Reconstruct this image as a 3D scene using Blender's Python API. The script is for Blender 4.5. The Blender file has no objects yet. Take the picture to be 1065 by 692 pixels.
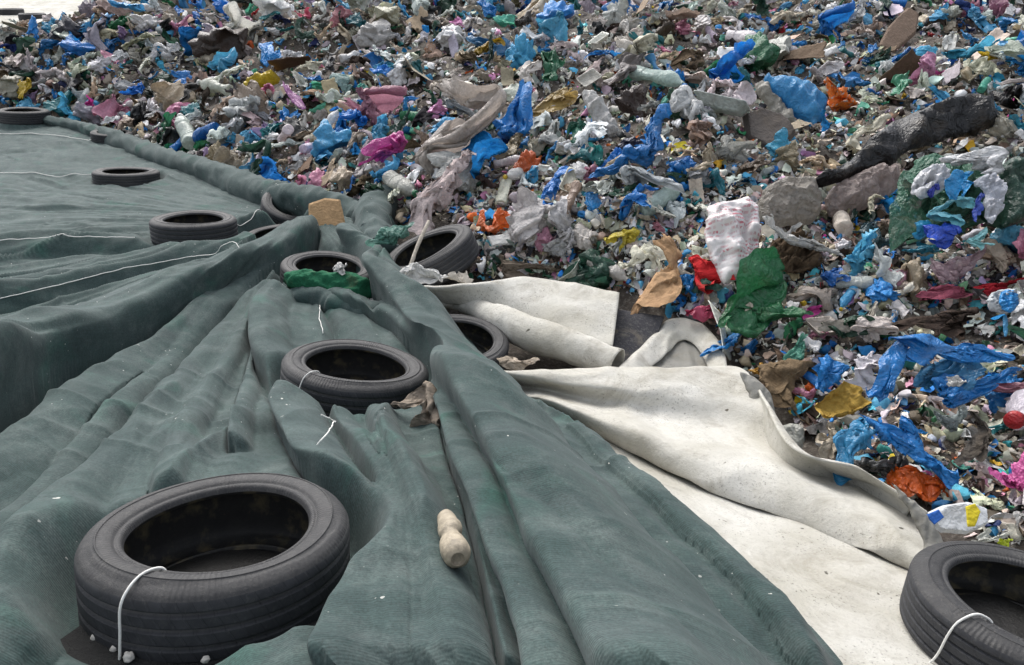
import bpy, bmesh, math, random
import numpy as np
from mathutils import Vector, Matrix, geometry as mgeo

random.seed(11)
rng = np.random.default_rng(11)
scene = bpy.context.scene
COL = scene.collection
R = math.radians

# ------------------------------------------------------------------ camera
F = 770.0
PITCH = R(14.0)
CAMZ = 1.025
CP, SP = math.cos(PITCH), math.sin(PITCH)
CAM = np.array([0.0, 0.0, CAMZ])
FW = np.array([0.0, CP, -SP]); UP = np.array([0.0, SP, CP]); RT = np.array([1.0, 0.0, 0.0])

cd = bpy.data.cameras.new('camera')
cam = bpy.data.objects.new('camera', cd); COL.objects.link(cam)
cd.sensor_width = 36.0; cd.lens = 36.0 * F / 1065.0
cd.clip_start = 0.05; cd.clip_end = 500
cam.location = CAM; cam.rotation_euler = (math.pi / 2 - PITCH, 0, 0)
scene.camera = cam

def raydir(px, py):
    px = np.asarray(px, float); py = np.asarray(py, float)
    return (FW + ((px - 532.5) / F)[..., None] * RT - ((py - 346.0) / F)[..., None] * UP)

def proj(p):
    q = np.asarray(p, float) - CAM
    D = q @ FW
    return 532.5 + F * (q @ RT) / D, 346.0 - F * (q @ UP) / D, D

# ------------------------------------------------------------------ noise
_perm = rng.permutation(256).astype(np.int64)
_perm = np.concatenate([_perm, _perm, _perm])
_grad = rng.normal(size=(256, 3)); _grad /= np.linalg.norm(_grad, axis=1)[:, None]

def noise3(p):
    p = np.asarray(p, float)
    i = np.floor(p).astype(np.int64); f = p - i
    u = f * f * f * (f * (f * 6 - 15) + 10)
    i &= 255
    out = 0
    for dx in (0, 1):
        wx = u[..., 0] if dx else 1 - u[..., 0]
        for dy in (0, 1):
            wy = u[..., 1] if dy else 1 - u[..., 1]
            for dz in (0, 1):
                wz = u[..., 2] if dz else 1 - u[..., 2]
                h = _perm[_perm[_perm[(i[..., 0] + dx) & 255] + ((i[..., 1] + dy) & 255)] + ((i[..., 2] + dz) & 255)]
                g = _grad[h]
                d = g[..., 0] * (f[..., 0] - dx) + g[..., 1] * (f[..., 1] - dy) + g[..., 2] * (f[..., 2] - dz)
                out = out + wx * wy * wz * d
    return out * 1.6

def n2(x, y, s=0.0):
    x = np.asarray(x, float); y = np.asarray(y, float)
    return noise3(np.stack([x, y, np.full(np.broadcast(x, y).shape, s + 0.37)], -1)) if x.shape == y.shape else noise3(np.stack(np.broadcast_arrays(x, y, s + 0.37), -1))

def ridged(x, y, s=0.0, octv=3):
    out = 0; a = 1.0
    for k in range(octv):
        out = out + a * (1 - 2.2 * np.abs(n2(x * 2 ** k, y * 2 ** k, s + 9.1 * k)))
        a *= 0.5
    return out

def sstep(a, b, x):
    t = np.clip((x - a) / (b - a), 0, 1); return t * t * (3 - 2 * t)

# ------------------------------------------------------------------ terrain heights
_py = np.array([-4, -1.5, 0.5, 1.5, 3.3, 4.3, 5.7, 9.0, 11.2, 16, 22, 30, 45, 90.])
_pz = np.array([.06, .05, .02, .0, -.06, .06, .33, .87, 1.35, 2.75, 4.7, 6.8, 9.0, 11.])
def _pchip(x, xp, fp):
    d = np.diff(fp) / np.diff(xp); m = np.zeros_like(fp)
    m[0], m[-1] = d[0], d[-1]
    for k in range(1, len(fp) - 1):
        m[k] = 0 if d[k - 1] * d[k] <= 0 else 2 * d[k - 1] * d[k] / (d[k - 1] + d[k])
    i = np.clip(np.searchsorted(xp, x) - 1, 0, len(xp) - 2)
    h = xp[i + 1] - xp[i]; t = np.clip((x - xp[i]) / h, 0, 1)
    return ((2 * t ** 3 - 3 * t ** 2 + 1) * fp[i] + (t ** 3 - 2 * t ** 2 + t) * h * m[i]
            + (-2 * t ** 3 + 3 * t ** 2) * fp[i + 1] + (t ** 3 - t ** 2) * h * m[i + 1])

def base_h(x, y):
    z = _pchip(y, _py, _pz)
    near = 1 - sstep(2.5, 4.5, y)
    return z - 0.155 * np.clip(x, 0, 2.0) * near

def march(px, py, hf, dz=0.0, t0=0.7, t1=90.0, n=420):
    """first hit of the rays through (px,py) with the height function"""
    d = raydir(px, py)
    ts = np.geomspace(t0, t1, n)
    N = d.shape[0]
    hit = np.full(N, t1); prev = np.full(N, t0); done = np.zeros(N, bool)
    for t in ts:
        p = CAM + d * t
        under = p[:, 2] < hf(p[:, 0], p[:, 1]) + dz
        new = under & ~done
        hit[new] = t; done |= new
        prev = np.where(done, prev, t)
        if done.all(): break
    lo, hi = prev, hit
    for _ in range(14):
        m = (lo + hi) / 2
        p = CAM + d * m[:, None]
        u = p[:, 2] < hf(p[:, 0], p[:, 1]) + dz
        hi = np.where(u, m, hi); lo = np.where(u, lo, m)
    return CAM + d * hi[:, None]

# heap foot, traced on the ground
_foot = [(-260, 92), (-120, 100), (0, 112), (105, 134), (200, 172), (300, 206), (380, 236), (470, 292), (560, 304), (640, 332), (700, 352),
         (760, 385), (800, 432), (850, 482), (950, 532), (1000, 570), (1080, 600), (1200, 650), (1500, 760)]
_fp = march([a for a, b in _foot], [b for a, b in _foot], base_h)
_fy = np.concatenate([[-6], _fp[::-1, 1], [60]]); _fx = np.concatenate([[_fp[-1, 0] + 4], _fp[::-1, 0], [_fp[0, 0] - 25]])

def heap_s(x, y):
    xb = np.interp(y, _fy, _fx)
    s1 = (x - xb) * 0.75
    yfar = np.interp(x, [-30, -11.8, -10.4, -9.4, -8.6, -7.6, -5.0, 6.0], [12.8, 13.2, 14.2, 15.6, 17.6, 21.0, 32.0, 60.0])
    return np.minimum(s1, yfar - y)

def full_h_exact(x, y):
    s = heap_s(x, y)
    sp = np.clip(s, 0, None)
    b = 0.40 * (1 - np.exp(-sp / 0.5)) + 0.15 * np.minimum(sp, 5.0)
    w = sstep(0.1, 0.9, s)
    b = b + w * (0.25 * n2(x * .7, y * .7, 3) + 0.19 * n2(x * 1.7, y * 1.7, 5) + 0.06 * n2(x * 5, y * 5, 7)) * np.clip(0.7 + y * .03, .7, 1.5)
    return base_h(x, y) + b - 0.16 * sstep(0.0, 0.35, -s)

# height table
NU, NV = 900, 700
_U = np.linspace(-2.2, 2.2, NU); _V = np.linspace(math.log(1.2), math.log(95.0), NV)
_UU, _VV = np.meshgrid(_U, _V)
_Y = np.exp(_VV) - 3.0; _X = _UU * np.exp(_VV)
HT = full_h_exact(_X.ravel(), _Y.ravel()).reshape(_X.shape)
def full_h(x, y):
    e = np.clip(y + 3.0, 1.2, 94.9)
    fu = np.clip((x / e - _U[0]) / (_U[1] - _U[0]), 0, NU - 1.001); fv = np.clip((np.log(e) - _V[0]) / (_V[1] - _V[0]), 0, NV - 1.001)
    i = fu.astype(int); j = fv.astype(int); a = fu - i; b = fv - j
    return (HT[j, i] * (1 - a) * (1 - b) + HT[j, i + 1] * a * (1 - b) + HT[j + 1, i] * (1 - a) * b + HT[j + 1, i + 1] * a * b)

def G(pts, dz=0.0, hf=base_h):
    dz = np.asarray(dz, float)
    a = np.array(pts, float)
    return march(a[:, 0], a[:, 1], hf, dz)

# ------------------------------------------------------------------ mesh helpers
def mesh_np(name, V, faces, smooth=True):
    me = bpy.data.meshes.new(name)
    V = np.asarray(V, np.float32)
    if isinstance(faces, np.ndarray):
        nf, k = faces.shape
        me.vertices.add(len(V)); me.vertices.foreach_set('co', V.ravel())
        me.loops.add(nf * k); me.loops.foreach_set('vertex_index', faces.astype(np.int32).ravel())
        me.polygons.add(nf)
        me.polygons.foreach_set('loop_start', np.arange(0, nf * k, k, dtype=np.int32))
        me.update(calc_edges=True); me.validate()
    else:
        me.from_pydata([tuple(map(float, v)) for v in V], [], faces); me.update()
    if smooth: me.polygons.foreach_set('use_smooth', np.ones(len(me.polygons), bool))
    return me

def link(name, me, mat=None, parent=None, **props):
    o = bpy.data.objects.new(name, me); COL.objects.link(o)
    if mat is not None and not len(me.materials): me.materials.append(mat)
    if parent is not None: o.parent = parent
    for k, v in props.items():
        if v: o[k] = v
    return o

def empty(name, loc, **props):
    o = bpy.data.objects.new(name, None); COL.objects.link(o); o.location = loc; o.empty_display_size = .1
    for k, v in props.items():
        if v: o[k] = v
    return o

def gridfaces(nr, nc, wrap=False):
    r = np.arange(nr - 1)[:, None]; c = np.arange(nc if wrap else nc - 1)[None, :]
    c2 = (c + 1) % nc
    return np.stack([r * nc + c, r * nc + c2, (r + 1) * nc + c2, (r + 1) * nc + c], -1).reshape(-1, 4)

def catmull(P, n):
    P = np.asarray(P, float); P = np.vstack([2 * P[0] - P[1], P, 2 * P[-1] - P[-2]])
    m = len(P) - 3; t = np.linspace(0, m - 1e-6, n); i = t.astype(int); f = (t - i)[:, None]
    a, b, c, d = P[i], P[i + 1], P[i + 2], P[i + 3]
    return .5 * (2 * b + (c - a) * f + (2 * a - 5 * b + 4 * c - d) * f ** 2 + (3 * b - a - 3 * c + d) * f ** 3)

def tube(path, rad, n=10, seg=None, cap=True, wob=0.0, seed=0):
    path = np.asarray(path, float)
    if seg:
        path4 = np.column_stack([path, np.broadcast_to(rad, len(path))]); path4 = catmull(path4, seg); path = path4[:, :3]; rad = path4[:, 3]
    rad = np.broadcast_to(np.asarray(rad, float), (len(path),))
    T = np.gradient(path, axis=0); T /= np.linalg.norm(T, axis=1)[:, None] + 1e-9
    ref = np.array([0, 0, 1.0]); N = np.zeros_like(T)
    for k in range(len(T)):
        a = ref - T[k] * (ref @ T[k])
        if np.linalg.norm(a) < .05: a = np.array([0, 1., 0]) - T[k] * T[k][1]
        N[k] = a / np.linalg.norm(a); ref = N[k]
    B = np.cross(T, N)
    th = np.linspace(0, 2 * np.pi, n, endpoint=False)
    V = path[:, None, :] + rad[:, None, None] * (np.cos(th)[None, :, None] * N[:, None] + np.sin(th)[None, :, None] * B[:, None])
    V = V.reshape(-1, 3)
    if wob >= .02:
        ph = np.repeat(np.arange(len(path)), n) * (22.0 / len(path)) + np.tile(th * 2, len(path)); c0 = np.repeat(path, n, 0)
        V = c0 + (V - c0) * (1 + .10 * np.abs(np.sin(ph * .45)) - .08 + .05 * np.sin(1.1 * ph + 1))[:, None]
    if wob:
        V = V + wob * np.stack([noise3(V * 9 + seed), noise3(V * 9 + seed + 31), noise3(V * 9 + seed + 57)], -1) + wob * .5 * np.stack([noise3(V * 26 + seed), noise3(V * 26 + seed + 31), noise3(V * 26 + seed + 57)], -1)
    F_ = [tuple(f) for f in gridfaces(len(path), n, True)]
    if cap:
        F_.append(tuple(range(n))[::-1]); F_.append(tuple((len(path) - 1) * n + k for k in range(n)))
    return V, F_

# ------------------------------------------------------------------ materials
def newmat(name):
    m = bpy.data.materials.new(name); m.use_nodes = True
    nt = m.node_tree; bs = nt.nodes['Principled BSDF']
    return m, nt, bs
def N_(nt, t, **kw):
    n = nt.nodes.new(t)
    for k, v in kw.items():
        if k in n.inputs: n.inputs[k].default_value = v
        else: setattr(n, k, v)
    return n
def mixc(nt, fac, a, b, mode='MIX'):
    n = nt.nodes.new('ShaderNodeMix'); n.data_type = 'RGBA'; n.blend_type = mode
    for sock, v in ((n.inputs['Factor'], fac), (n.inputs['A'], a), (n.inputs['B'], b)):
        pass
    def setin(s, v):
        if hasattr(v, 'is_linked') or hasattr(v, 'links'): nt.links.new(v, s)
        else: s.default_value = v if not isinstance(v, tuple) or len(v) == 4 else (*v, 1)
    setin(n.inputs[0], fac); setin(n.inputs[6], a); setin(n.inputs[7], b)
    return n.outputs[2]
def noise_n(nt, vec, scale, detail=4, rough=.6, dist=0):
    n = N_(nt, 'ShaderNodeTexNoise'); n.inputs['Scale'].default_value = scale; n.inputs['Detail'].default_value = detail
    n.inputs['Roughness'].default_value = rough; n.inputs['Distortion'].default_value = dist
    if vec is not None: nt.links.new(vec, n.inputs['Vector'])
    return n.outputs['Fac']
def ramp(nt, fac, a, b, ca=(0, 0, 0, 1), cb=(1, 1, 1, 1)):
    n = nt.nodes.new('ShaderNodeValToRGB'); e = n.color_ramp.elements
    e[0].position = a; e[0].color = ca; e[1].position = b; e[1].color = cb
    nt.links.new(fac, n.inputs[0]); return n.outputs[0]
def bump(nt, bs, h, strength=.3, dist=.01):
    b = nt.nodes.new('ShaderNodeBump'); b.inputs['Strength'].default_value = strength; b.inputs['Distance'].default_value = dist
    nt.links.new(h, b.inputs['Height']); nt.links.new(b.outputs[0], bs.inputs['Normal']); return b
def objco(nt):
    return nt.nodes.new('ShaderNodeTexCoord').outputs['Object']
def geopos(nt):
    return nt.nodes.new('ShaderNodeNewGeometry').outputs['Position']

def waste_mat(name, rough, spec, crease_s, dirt, trans=0.0, source='object', speck=0.0, alpha=1.0):
    """plastic / cloth / paper of the waste: colour from the object (or the colour attribute), brown dirt on top"""
    m, nt, bs = newmat(name)
    if source == 'object':
        c = nt.nodes.new('ShaderNodeObjectInfo').outputs['Color']
    else:
        a = nt.nodes.new('ShaderNodeAttribute'); a.attribute_name = 'Col'; c = a.outputs['Color']
    pos = geopos(nt)
    d = ramp(nt, noise_n(nt, pos, 9, 6, .65, .4), .52, .76)
    dn = nt.nodes.new('ShaderNodeMath'); dn.operation = 'MULTIPLY'; dn.inputs[1].default_value = dirt; nt.links.new(d, dn.inputs[0])
    c2 = mixc(nt, dn.outputs[0], c, (.10, .075, .05))
    d3 = ramp(nt, noise_n(nt, pos, 38, 3, .6), .38, .72, (.84, .84, .84, 1), (1.08, 1.08, 1.08, 1))
    c3 = mixc(nt, 1.0, c2, d3, 'MULTIPLY')
    if speck:
        sp = ramp(nt, noise_n(nt, pos, 30, 2, .5), .60, .63)
        sm = nt.nodes.new('ShaderNodeMath'); sm.operation = 'MULTIPLY'; sm.inputs[1].default_value = speck; nt.links.new(sp, sm.inputs[0])
        c3 = mixc(nt, sm.outputs[0], c3, (.5, .48, .45))
    nt.links.new(c3, bs.inputs['Base Color'])
    bs.inputs['Roughness'].default_value = rough; bs.inputs['Specular IOR Level'].default_value = spec
    if alpha < 1: bs.inputs['Alpha'].default_value = alpha
    def crease(sc, det, dist):
        q = noise_n(nt, pos, sc, det, .55, dist)
        m1 = nt.nodes.new('ShaderNodeMath'); m1.operation = 'SUBTRACT'; m1.inputs[1].default_value = .5; nt.links.new(q, m1.inputs[0])
        m2 = nt.nodes.new('ShaderNodeMath'); m2.operation = 'ABSOLUTE'; nt.links.new(m1.outputs[0], m2.inputs[0]); return m2.outputs[0]
    h1 = crease(11, 3, .8); h2 = crease(27, 2, .6)
    ad = nt.nodes.new('ShaderNodeMath'); ad.operation = 'MULTIPLY_ADD'; ad.inputs[1].default_value = .5; nt.links.new(h2, ad.inputs[0]); nt.links.new(h1, ad.inputs[2])
    bump(nt, bs, ad.outputs[0], crease_s * .5, .10)
    if trans:
        tb = nt.nodes.new('ShaderNodeBsdfTranslucent'); nt.links.new(c3, tb.inputs[0])
        mx = nt.nodes.new('ShaderNodeMixShader'); mx.inputs[0].default_value = trans
        nt.links.new(bs.outputs[0], mx.inputs[1]); nt.links.new(tb.outputs[0], mx.inputs[2])
        nt.links.new(mx.outputs[0], nt.nodes['Material Output'].inputs[0])
    return m

M = {}
M['plastic'] = waste_mat('crinkled_plastic', .33, .5, .9, .5, .18)
M['film'] = waste_mat('thin_film', .28, .5, .8, .4, .35)
M['clear'] = waste_mat('cloudy_film', .3, .5, 1.6, .35, .3, alpha=.8)
M['cloth'] = waste_mat('dirty_cloth', .95, .15, .7, .6)
M['paper'] = waste_mat('dirty_paper', .85, .25, .5, .5)
M['spotted'] = waste_mat('spotted_print', .5, .4, .4, .5, .1, speck=.9)
M['scrap'] = waste_mat('small_scraps', .6, .35, .4, .35, 0, 'attr')

def ground_mat():
    m, nt, bs = newmat('waste_soil'); pos = geopos(nt)
    a = ramp(nt, noise_n(nt, pos, 3, 8, .7), .3, .7, (.030, .025, .021, 1), (.11, .09, .072, 1))
    b = ramp(nt, noise_n(nt, pos, 40, 4, .7), .5, .75)
    c = mixc(nt, b, a, (.22, .2, .17)); nt.links.new(c, bs.inputs['Base Color']); bs.inputs['Roughness'].default_value = .95
    bump(nt, bs, noise_n(nt, pos, 30, 6, .7), .8, .03)
    return m
M['soil'] = ground_mat()

def net_mat():
    m, nt, bs = newmat('green_shade_net'); pos = geopos(nt)
    at = nt.nodes.new('ShaderNodeAttribute'); at.attribute_name = 'weave'
    big = noise_n(nt, pos, 1.3, 5, .6, .3)
    c = ramp(nt, big, .34, .68, (.022, .048, .044, 1), (.064, .097, .091, 1))
    # weave rows of the net, thread and gap
    w = nt.nodes.new('ShaderNodeTexWave'); w.wave_type = 'BANDS'; w.bands_direction = 'Y'
    w.inputs['Scale'].default_value = 46; w.inputs['Distortion'].default_value = 3.5; w.inputs['Detail'].default_value = 3; w.inputs['Detail Scale'].default_value = .6
    nt.links.new(at.outputs['Vector'], w.inputs['Vector'])
    w2 = nt.nodes.new('ShaderNodeTexWave'); w2.wave_type = 'BANDS'; w2.bands_direction = 'X'
    w2.inputs['Scale'].default_value = 90; w2.inputs['Distortion'].default_value = 1.0
    nt.links.new(at.outputs['Vector'], w2.inputs['Vector'])
    wm = nt.nodes.new('ShaderNodeMath'); wm.operation = 'MULTIPLY'; nt.links.new(w.outputs['Fac'], wm.inputs[0])
    patchy = ramp(nt, noise_n(nt, pos, 2.4, 3, .5), .36, .62, (.2, .2, .2, 1), (1, 1, 1, 1)); nt.links.new(patchy, wm.inputs[1])
    c = mixc(nt, ramp(nt, wm.outputs[0], 0, 1, (0, 0, 0, 1), (.25, .25, .25, 1)), c, (.016, .032, .031))
    c = mixc(nt, ramp(nt, w2.outputs['Fac'], .2, 1, (0, 0, 0, 1), (.22, .22, .22, 1)), c, (.022, .045, .042))
    dust = ramp(nt, noise_n(nt, pos, 6, 8, .78), .46, .80, (0, 0, 0, 1), (.42, .42, .42, 1))
    c = mixc(nt, dust, c, (.19, .21, .20))
    teal = ramp(nt, noise_n(nt, pos, 3.1, 3, .5, .6), .60, .74, (0, 0, 0, 1), (.45, .45, .45, 1))
    c = mixc(nt, teal, c, (.02, .115, .082))
    grain = ramp(nt, noise_n(nt, pos, 150, 3, .75), .32, .68, (.66, .66, .66, 1), (1.28, 1.28, 1.28, 1))
    c = mixc(nt, 1.0, c, grain, 'MULTIPLY')
    streak = N_(nt, 'ShaderNodeMapping'); streak.inputs['Scale'].default_value = (9, 1.1, 1); nt.links.new(at.outputs['Vector'], streak.inputs['Vector'])
    stk = ramp(nt, noise_n(nt, streak.outputs[0], 3.0, 6, .7, .4), .40, .66, (.74, .76, .78, 1), (1.16, 1.14, 1.12, 1))
    c = mixc(nt, 1.0, c, stk, 'MULTIPLY')
    fleck = ramp(nt, noise_n(nt, pos, 55, 1, .4), .765, .78)
    fg = ramp(nt, noise_n(nt, pos, 2.6, 3, .6), .50, .60); c = mixc(nt, mixc(nt, 1.0, fleck, fg, 'MULTIPLY'), c, (.5, .5, .46))
    nt.links.new(c, bs.inputs['Base Color'])
    bs.inputs['Roughness'].default_value = .85; bs.inputs['Specular IOR Level'].default_value = .3; bs.inputs['Sheen Weight'].default_value = .08
    ad = nt.nodes.new('ShaderNodeMath'); ad.operation = 'MULTIPLY_ADD'; ad.inputs[1].default_value = .9
    wsc = nt.nodes.new('ShaderNodeMath'); wsc.operation = 'MULTIPLY'; wsc.inputs[1].default_value = .14; nt.links.new(w.outputs['Fac'], wsc.inputs[0])
    nt.links.new(noise_n(nt, pos, 22, 6, .65), ad.inputs[0]); nt.links.new(wsc.outputs[0], ad.inputs[2])
    bump(nt, bs, ad.outputs[0], .32, .007)
    return m
M['net'] = net_mat()

def geotex_mat(name='white_geotextile', base=(.62, .615, .58), dark=(.42, .40, .34)):
    m, nt, bs = newmat(name); pos = geopos(nt)
    c = ramp(nt, noise_n(nt, pos, 2.2, 6, .65, .5), .35, .75, (*base, 1), (*dark, 1))
    c = mixc(nt, ramp(nt, noise_n(nt, pos, 60, 4, .8), .5, .8, (0, 0, 0, 1), (.4, .4, .4, 1)), c, (.30, .29, .26))
    spot = ramp(nt, noise_n(nt, pos, 17, 2, .5, .3), .735, .76)
    c = mixc(nt, spot, c, (.12, .11, .09))
    smear = ramp(nt, noise_n(nt, pos, 4, 8, .74, 1.2), .50, .76, (0, 0, 0, 1), (.75, .75, .75, 1))
    c = mixc(nt, smear, c, (.25, .22, .165))
    grit = ramp(nt, noise_n(nt, pos, 120, 3, .65), .59, .68); gz = ramp(nt, noise_n(nt, pos, 3.0, 3, .6), .46, .62, (0, 0, 0, 1), (.9, .9, .9, 1))
    c = mixc(nt, mixc(nt, 1.0, grit, gz, 'MULTIPLY'), c, (.13, .12, .10))
    nt.links.new(c, bs.inputs['Base Color']); bs.inputs['Roughness'].default_value = .9; bs.inputs['Specular IOR Level'].default_value = .2
    h = noise_n(nt, pos, 120, 5, .8)
    ad = nt.nodes.new('ShaderNodeMath'); ad.operation = 'MULTIPLY_ADD'; ad.inputs[1].default_value = 2.5
    nt.links.new(noise_n(nt, pos, 9, 4, .55), ad.inputs[0]); nt.links.new(h, ad.inputs[2])
    bump(nt, bs, ad.outputs[0], .75, .008)
    return m
M['geo'] = geotex_mat(base=(.63, .615, .565), dark=(.40, .378, .31))
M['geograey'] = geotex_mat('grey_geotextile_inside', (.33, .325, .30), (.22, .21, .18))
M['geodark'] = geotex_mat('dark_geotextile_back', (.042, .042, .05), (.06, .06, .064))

def rubber_mat(name, lo, hi, dustc, tread=False, inner=False):
    m, nt, bs = newmat(name); oc = objco(nt)
    c = ramp(nt, noise_n(nt, oc, 7, 7, .7), .3, .75, (*lo, 1), (*hi, 1))
    c = mixc(nt, ramp(nt, noise_n(nt, oc, 24, 6, .75, .6), .55, .8, (0, 0, 0, 1), (.6, .6, .6, 1)), c, dustc)
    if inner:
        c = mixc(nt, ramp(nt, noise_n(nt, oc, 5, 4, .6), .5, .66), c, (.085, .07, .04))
    else:
        fl = ramp(nt, noise_n(nt, oc, 11, 5, .8, 1.5), .76, .79)
        c = mixc(nt, fl, c, (.45, .45, .42))
    nt.links.new(c, bs.inputs['Base Color'])
    bs.inputs['Roughness'].default_value = .62 if not tread else .7; bs.inputs['Specular IOR Level'].default_value = .4
    if tread:
        xy = nt.nodes.new('ShaderNodeVectorMath'); xy.operation = 'MULTIPLY'; xy.inputs[1].default_value = (1, 1, 0); nt.links.new(oc, xy.inputs[0])
        ln = nt.nodes.new('ShaderNodeVectorMath'); ln.operation = 'LENGTH'; nt.links.new(xy.outputs[0], ln.inputs[0])
        gr_ = ramp(nt, ln.outputs['Value'], .955, .990, (.75, .75, .75, 1), (0, 0, 0, 1))
        c = mixc(nt, gr_, c, (.16, .155, .145)); nt.links.new(c, bs.inputs['Base Color'])
        # sipes across the tread: angle around the axle
        s = nt.nodes.new('ShaderNodeSeparateXYZ'); nt.links.new(oc, s.inputs[0])
        at = nt.nodes.new('ShaderNodeMath'); at.operation = 'ARCTAN2'; nt.links.new(s.outputs[1], at.inputs[0]); nt.links.new(s.outputs[0], at.inputs[1])
        ml = nt.nodes.new('ShaderNodeMath'); ml.operation = 'MULTIPLY_ADD'; ml.inputs[1].default_value = 64
        zz = nt.nodes.new('ShaderNodeMath'); zz.operation = 'MULTIPLY'; zz.inputs[1].default_value = 38; nt.links.new(s.outputs[2], zz.inputs[0])
        nt.links.new(at.outputs[0], ml.inputs[0]); nt.links.new(zz.outputs[0], ml.inputs[2])
        sn = nt.nodes.new('ShaderNodeMath'); sn.operation = 'SINE'; nt.links.new(ml.outputs[0], sn.inputs[0])
        r2 = ramp(nt, sn.outputs[0], .72, .9, (1, 1, 1, 1), (0, 0, 0, 1))
        b = bump(nt, bs, r2, .45, .004)
    elif not inner:
        s = nt.nodes.new('ShaderNodeSeparateXYZ'); nt.links.new(oc, s.inputs[0])
        at = nt.nodes.new('ShaderNodeMath'); at.operation = 'ARCTAN2'; nt.links.new(s.outputs[1], at.inputs[0]); nt.links.new(s.outputs[0], at.inputs[1])
        ml = nt.nodes.new('ShaderNodeMath'); ml.operation = 'MULTIPLY'; ml.inputs[1].default_value = 150; nt.links.new(at.outputs[0], ml.inputs[0])
        sn = nt.nodes.new('ShaderNodeMath'); sn.operation = 'SINE'; nt.links.new(ml.outputs[0], sn.inputs[0])
        am = nt.nodes.new('ShaderNodeMath'); am.operation = 'MULTIPLY'; nt.links.new(sn.outputs[0], am.inputs[0]); nt.links.new(ramp(nt, noise_n(nt, oc, 3, 2, .5), .45, .6, (0, 0, 0, 1), (.35, .35, .35, 1)), am.inputs[1])
        a2 = nt.nodes.new('ShaderNodeMath'); a2.operation = 'ADD'; nt.links.new(am.outputs[0], a2.inputs[0]); nt.links.new(noise_n(nt, oc, 40, 6, .75), a2.inputs[1])
        bump(nt, bs, a2.outputs[0], .4, .006)
    else:
        bump(nt, bs, noise_n(nt, oc, 60, 5, .7), .3, .004)
    return m
M['tread'] = rubber_mat('worn_tread_rubber', (.018, .019, .022), (.042, .043, .048), (.12, .115, .105), tread=True)
M['side'] = rubber_mat('dusty_sidewall_rubber', (.022, .022, .024), (.052, .051, .050), (.16, .15, .135))
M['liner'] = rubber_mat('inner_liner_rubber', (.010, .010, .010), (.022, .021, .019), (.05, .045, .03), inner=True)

def flatmat(name, col, rough=.8, nscale=20, var=.3, bumps=.3, bd=.004):
    m, nt, bs = newmat(name); oc = geopos(nt)
    lo = tuple(v * (1 - var) for v in col); hi = tuple(min(1, v * (1 + var)) for v in col)
    c = ramp(nt, noise_n(nt, oc, nscale, 6, .7), .3, .7, (*lo, 1), (*hi, 1))
    nt.links.new(c, bs.inputs['Base Color']); bs.inputs['Roughness'].default_value = rough
    bump(nt, bs, noise_n(nt, oc, nscale * 4, 4, .7), bumps, bd); return m
M['string'] = flatmat('white_twine', (.74, .73, .69), .8, 60, .12)
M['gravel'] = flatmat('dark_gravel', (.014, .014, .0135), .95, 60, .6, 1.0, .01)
M['pebble'] = flatmat('pale_pebble', (.5, .48, .44), .85, 30, .25)
M['foam'] = flatmat('dirty_bottle_plastic', (.30, .255, .185), .6, 30, .5, .35, .006)

# ------------------------------------------------------------------ the ground
tv = np.stack([_X, _Y, HT], -1).reshape(-1, 3)
sub = tv.reshape(NV, NU, 3)[::1, ::1]
# lumps of the heap lie under the waste
tm = mesh_np('waste_ground', sub.reshape(-1, 3), gridfaces(NV, NU))
link('waste_ground', tm, M['soil'], kind='structure')

# ------------------------------------------------------------------ net
gather = G([(322, 222)], .12)[0]
GX, GY = gather[0], gather[1]
# tyres: (px,py of the centre of the upper rim, distance, outer radius, tilt away/towards, roll, label, half width)
TY = [
 (229, 541, 1.72, .299, -2.0, 2.0, 1.14, 'large black car tyre standing nearest on the green net, white string tied over its rim'),
 (371, 375, 3.36, .312, 2.5, 8.0, 1.08, 'black tyre with white string and dried rags caught on its right side'),
 (478, 350, 3.80, .26, 16, 8.0, .9, 'grey tyre half hidden under the white geotextile roll'),
 (342, 275, 4.80, .300, 9.5, 8.0, .9, 'tyre with a green net bag lying over its front edge'),
 (441, 256, 4.75, .315, 13, -23.0, .95, 'black tyre leaning at the edge of the waste with a pale stick in it'),
 (201, 226, 5.75, .310, 6.0, 2.0, .95, 'tyre lying alone on the flat net, a dark thin opening on top'),
 (290, 241, 5.75, .290, 9, -4.0, .7, 'tyre almost covered by the net beside the bundled folds'),
 (131, 177, 8.2, .310, 6.0, 3.0, .8, 'dark tyre lying below the twisted hem of the net'),
 (24, 114, 11.3, .330, 8.0, 3.0, .9, 'dark tyre at the far edge of the net below the waste'),
 (306, 211, 6.42, .27, 24, 20, .8, 'dark tyre tipped up behind the torn cardboard piece'),
 (116, 137, 10.1, .250, 10, 5, .8, 'small tyre at the end of the twisted net hem'),
 (1076, 622, 1.86, .268, 4.0, 5.0, .9, 'black tyre on white geotextile, cut by the right edge of the picture'),
]
def tyre_world(t):
    px, py, D, Rr, tilt, roll, wf, lab = t
    d = raydir(np.array([px]), np.array([py]))[0]
    if px in SEAT:      # the distance at which it rests on the ground under the net
        nr_ = np.array(rot_from(tilt, roll) @ Vector((0, 0, 1)))
        best = None
        for q in np.linspace(.82, 1.22, 161):
            c = CAM + d * D * q; bc = c - nr_ * .60 * Rr * wf
            e = abs(bc[2] - base_h(bc[0], bc[1]) - SEAT[px])
            if best is None or e < best[0]: best = (e, D * q)
        return CAM + d * best[1]
    return CAM + d * D
SEAT = {371: .0, 342: .0, 201: .03, 290: -.10, 131: .0, 24: .08, 116: .05, 1076: .025}

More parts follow.
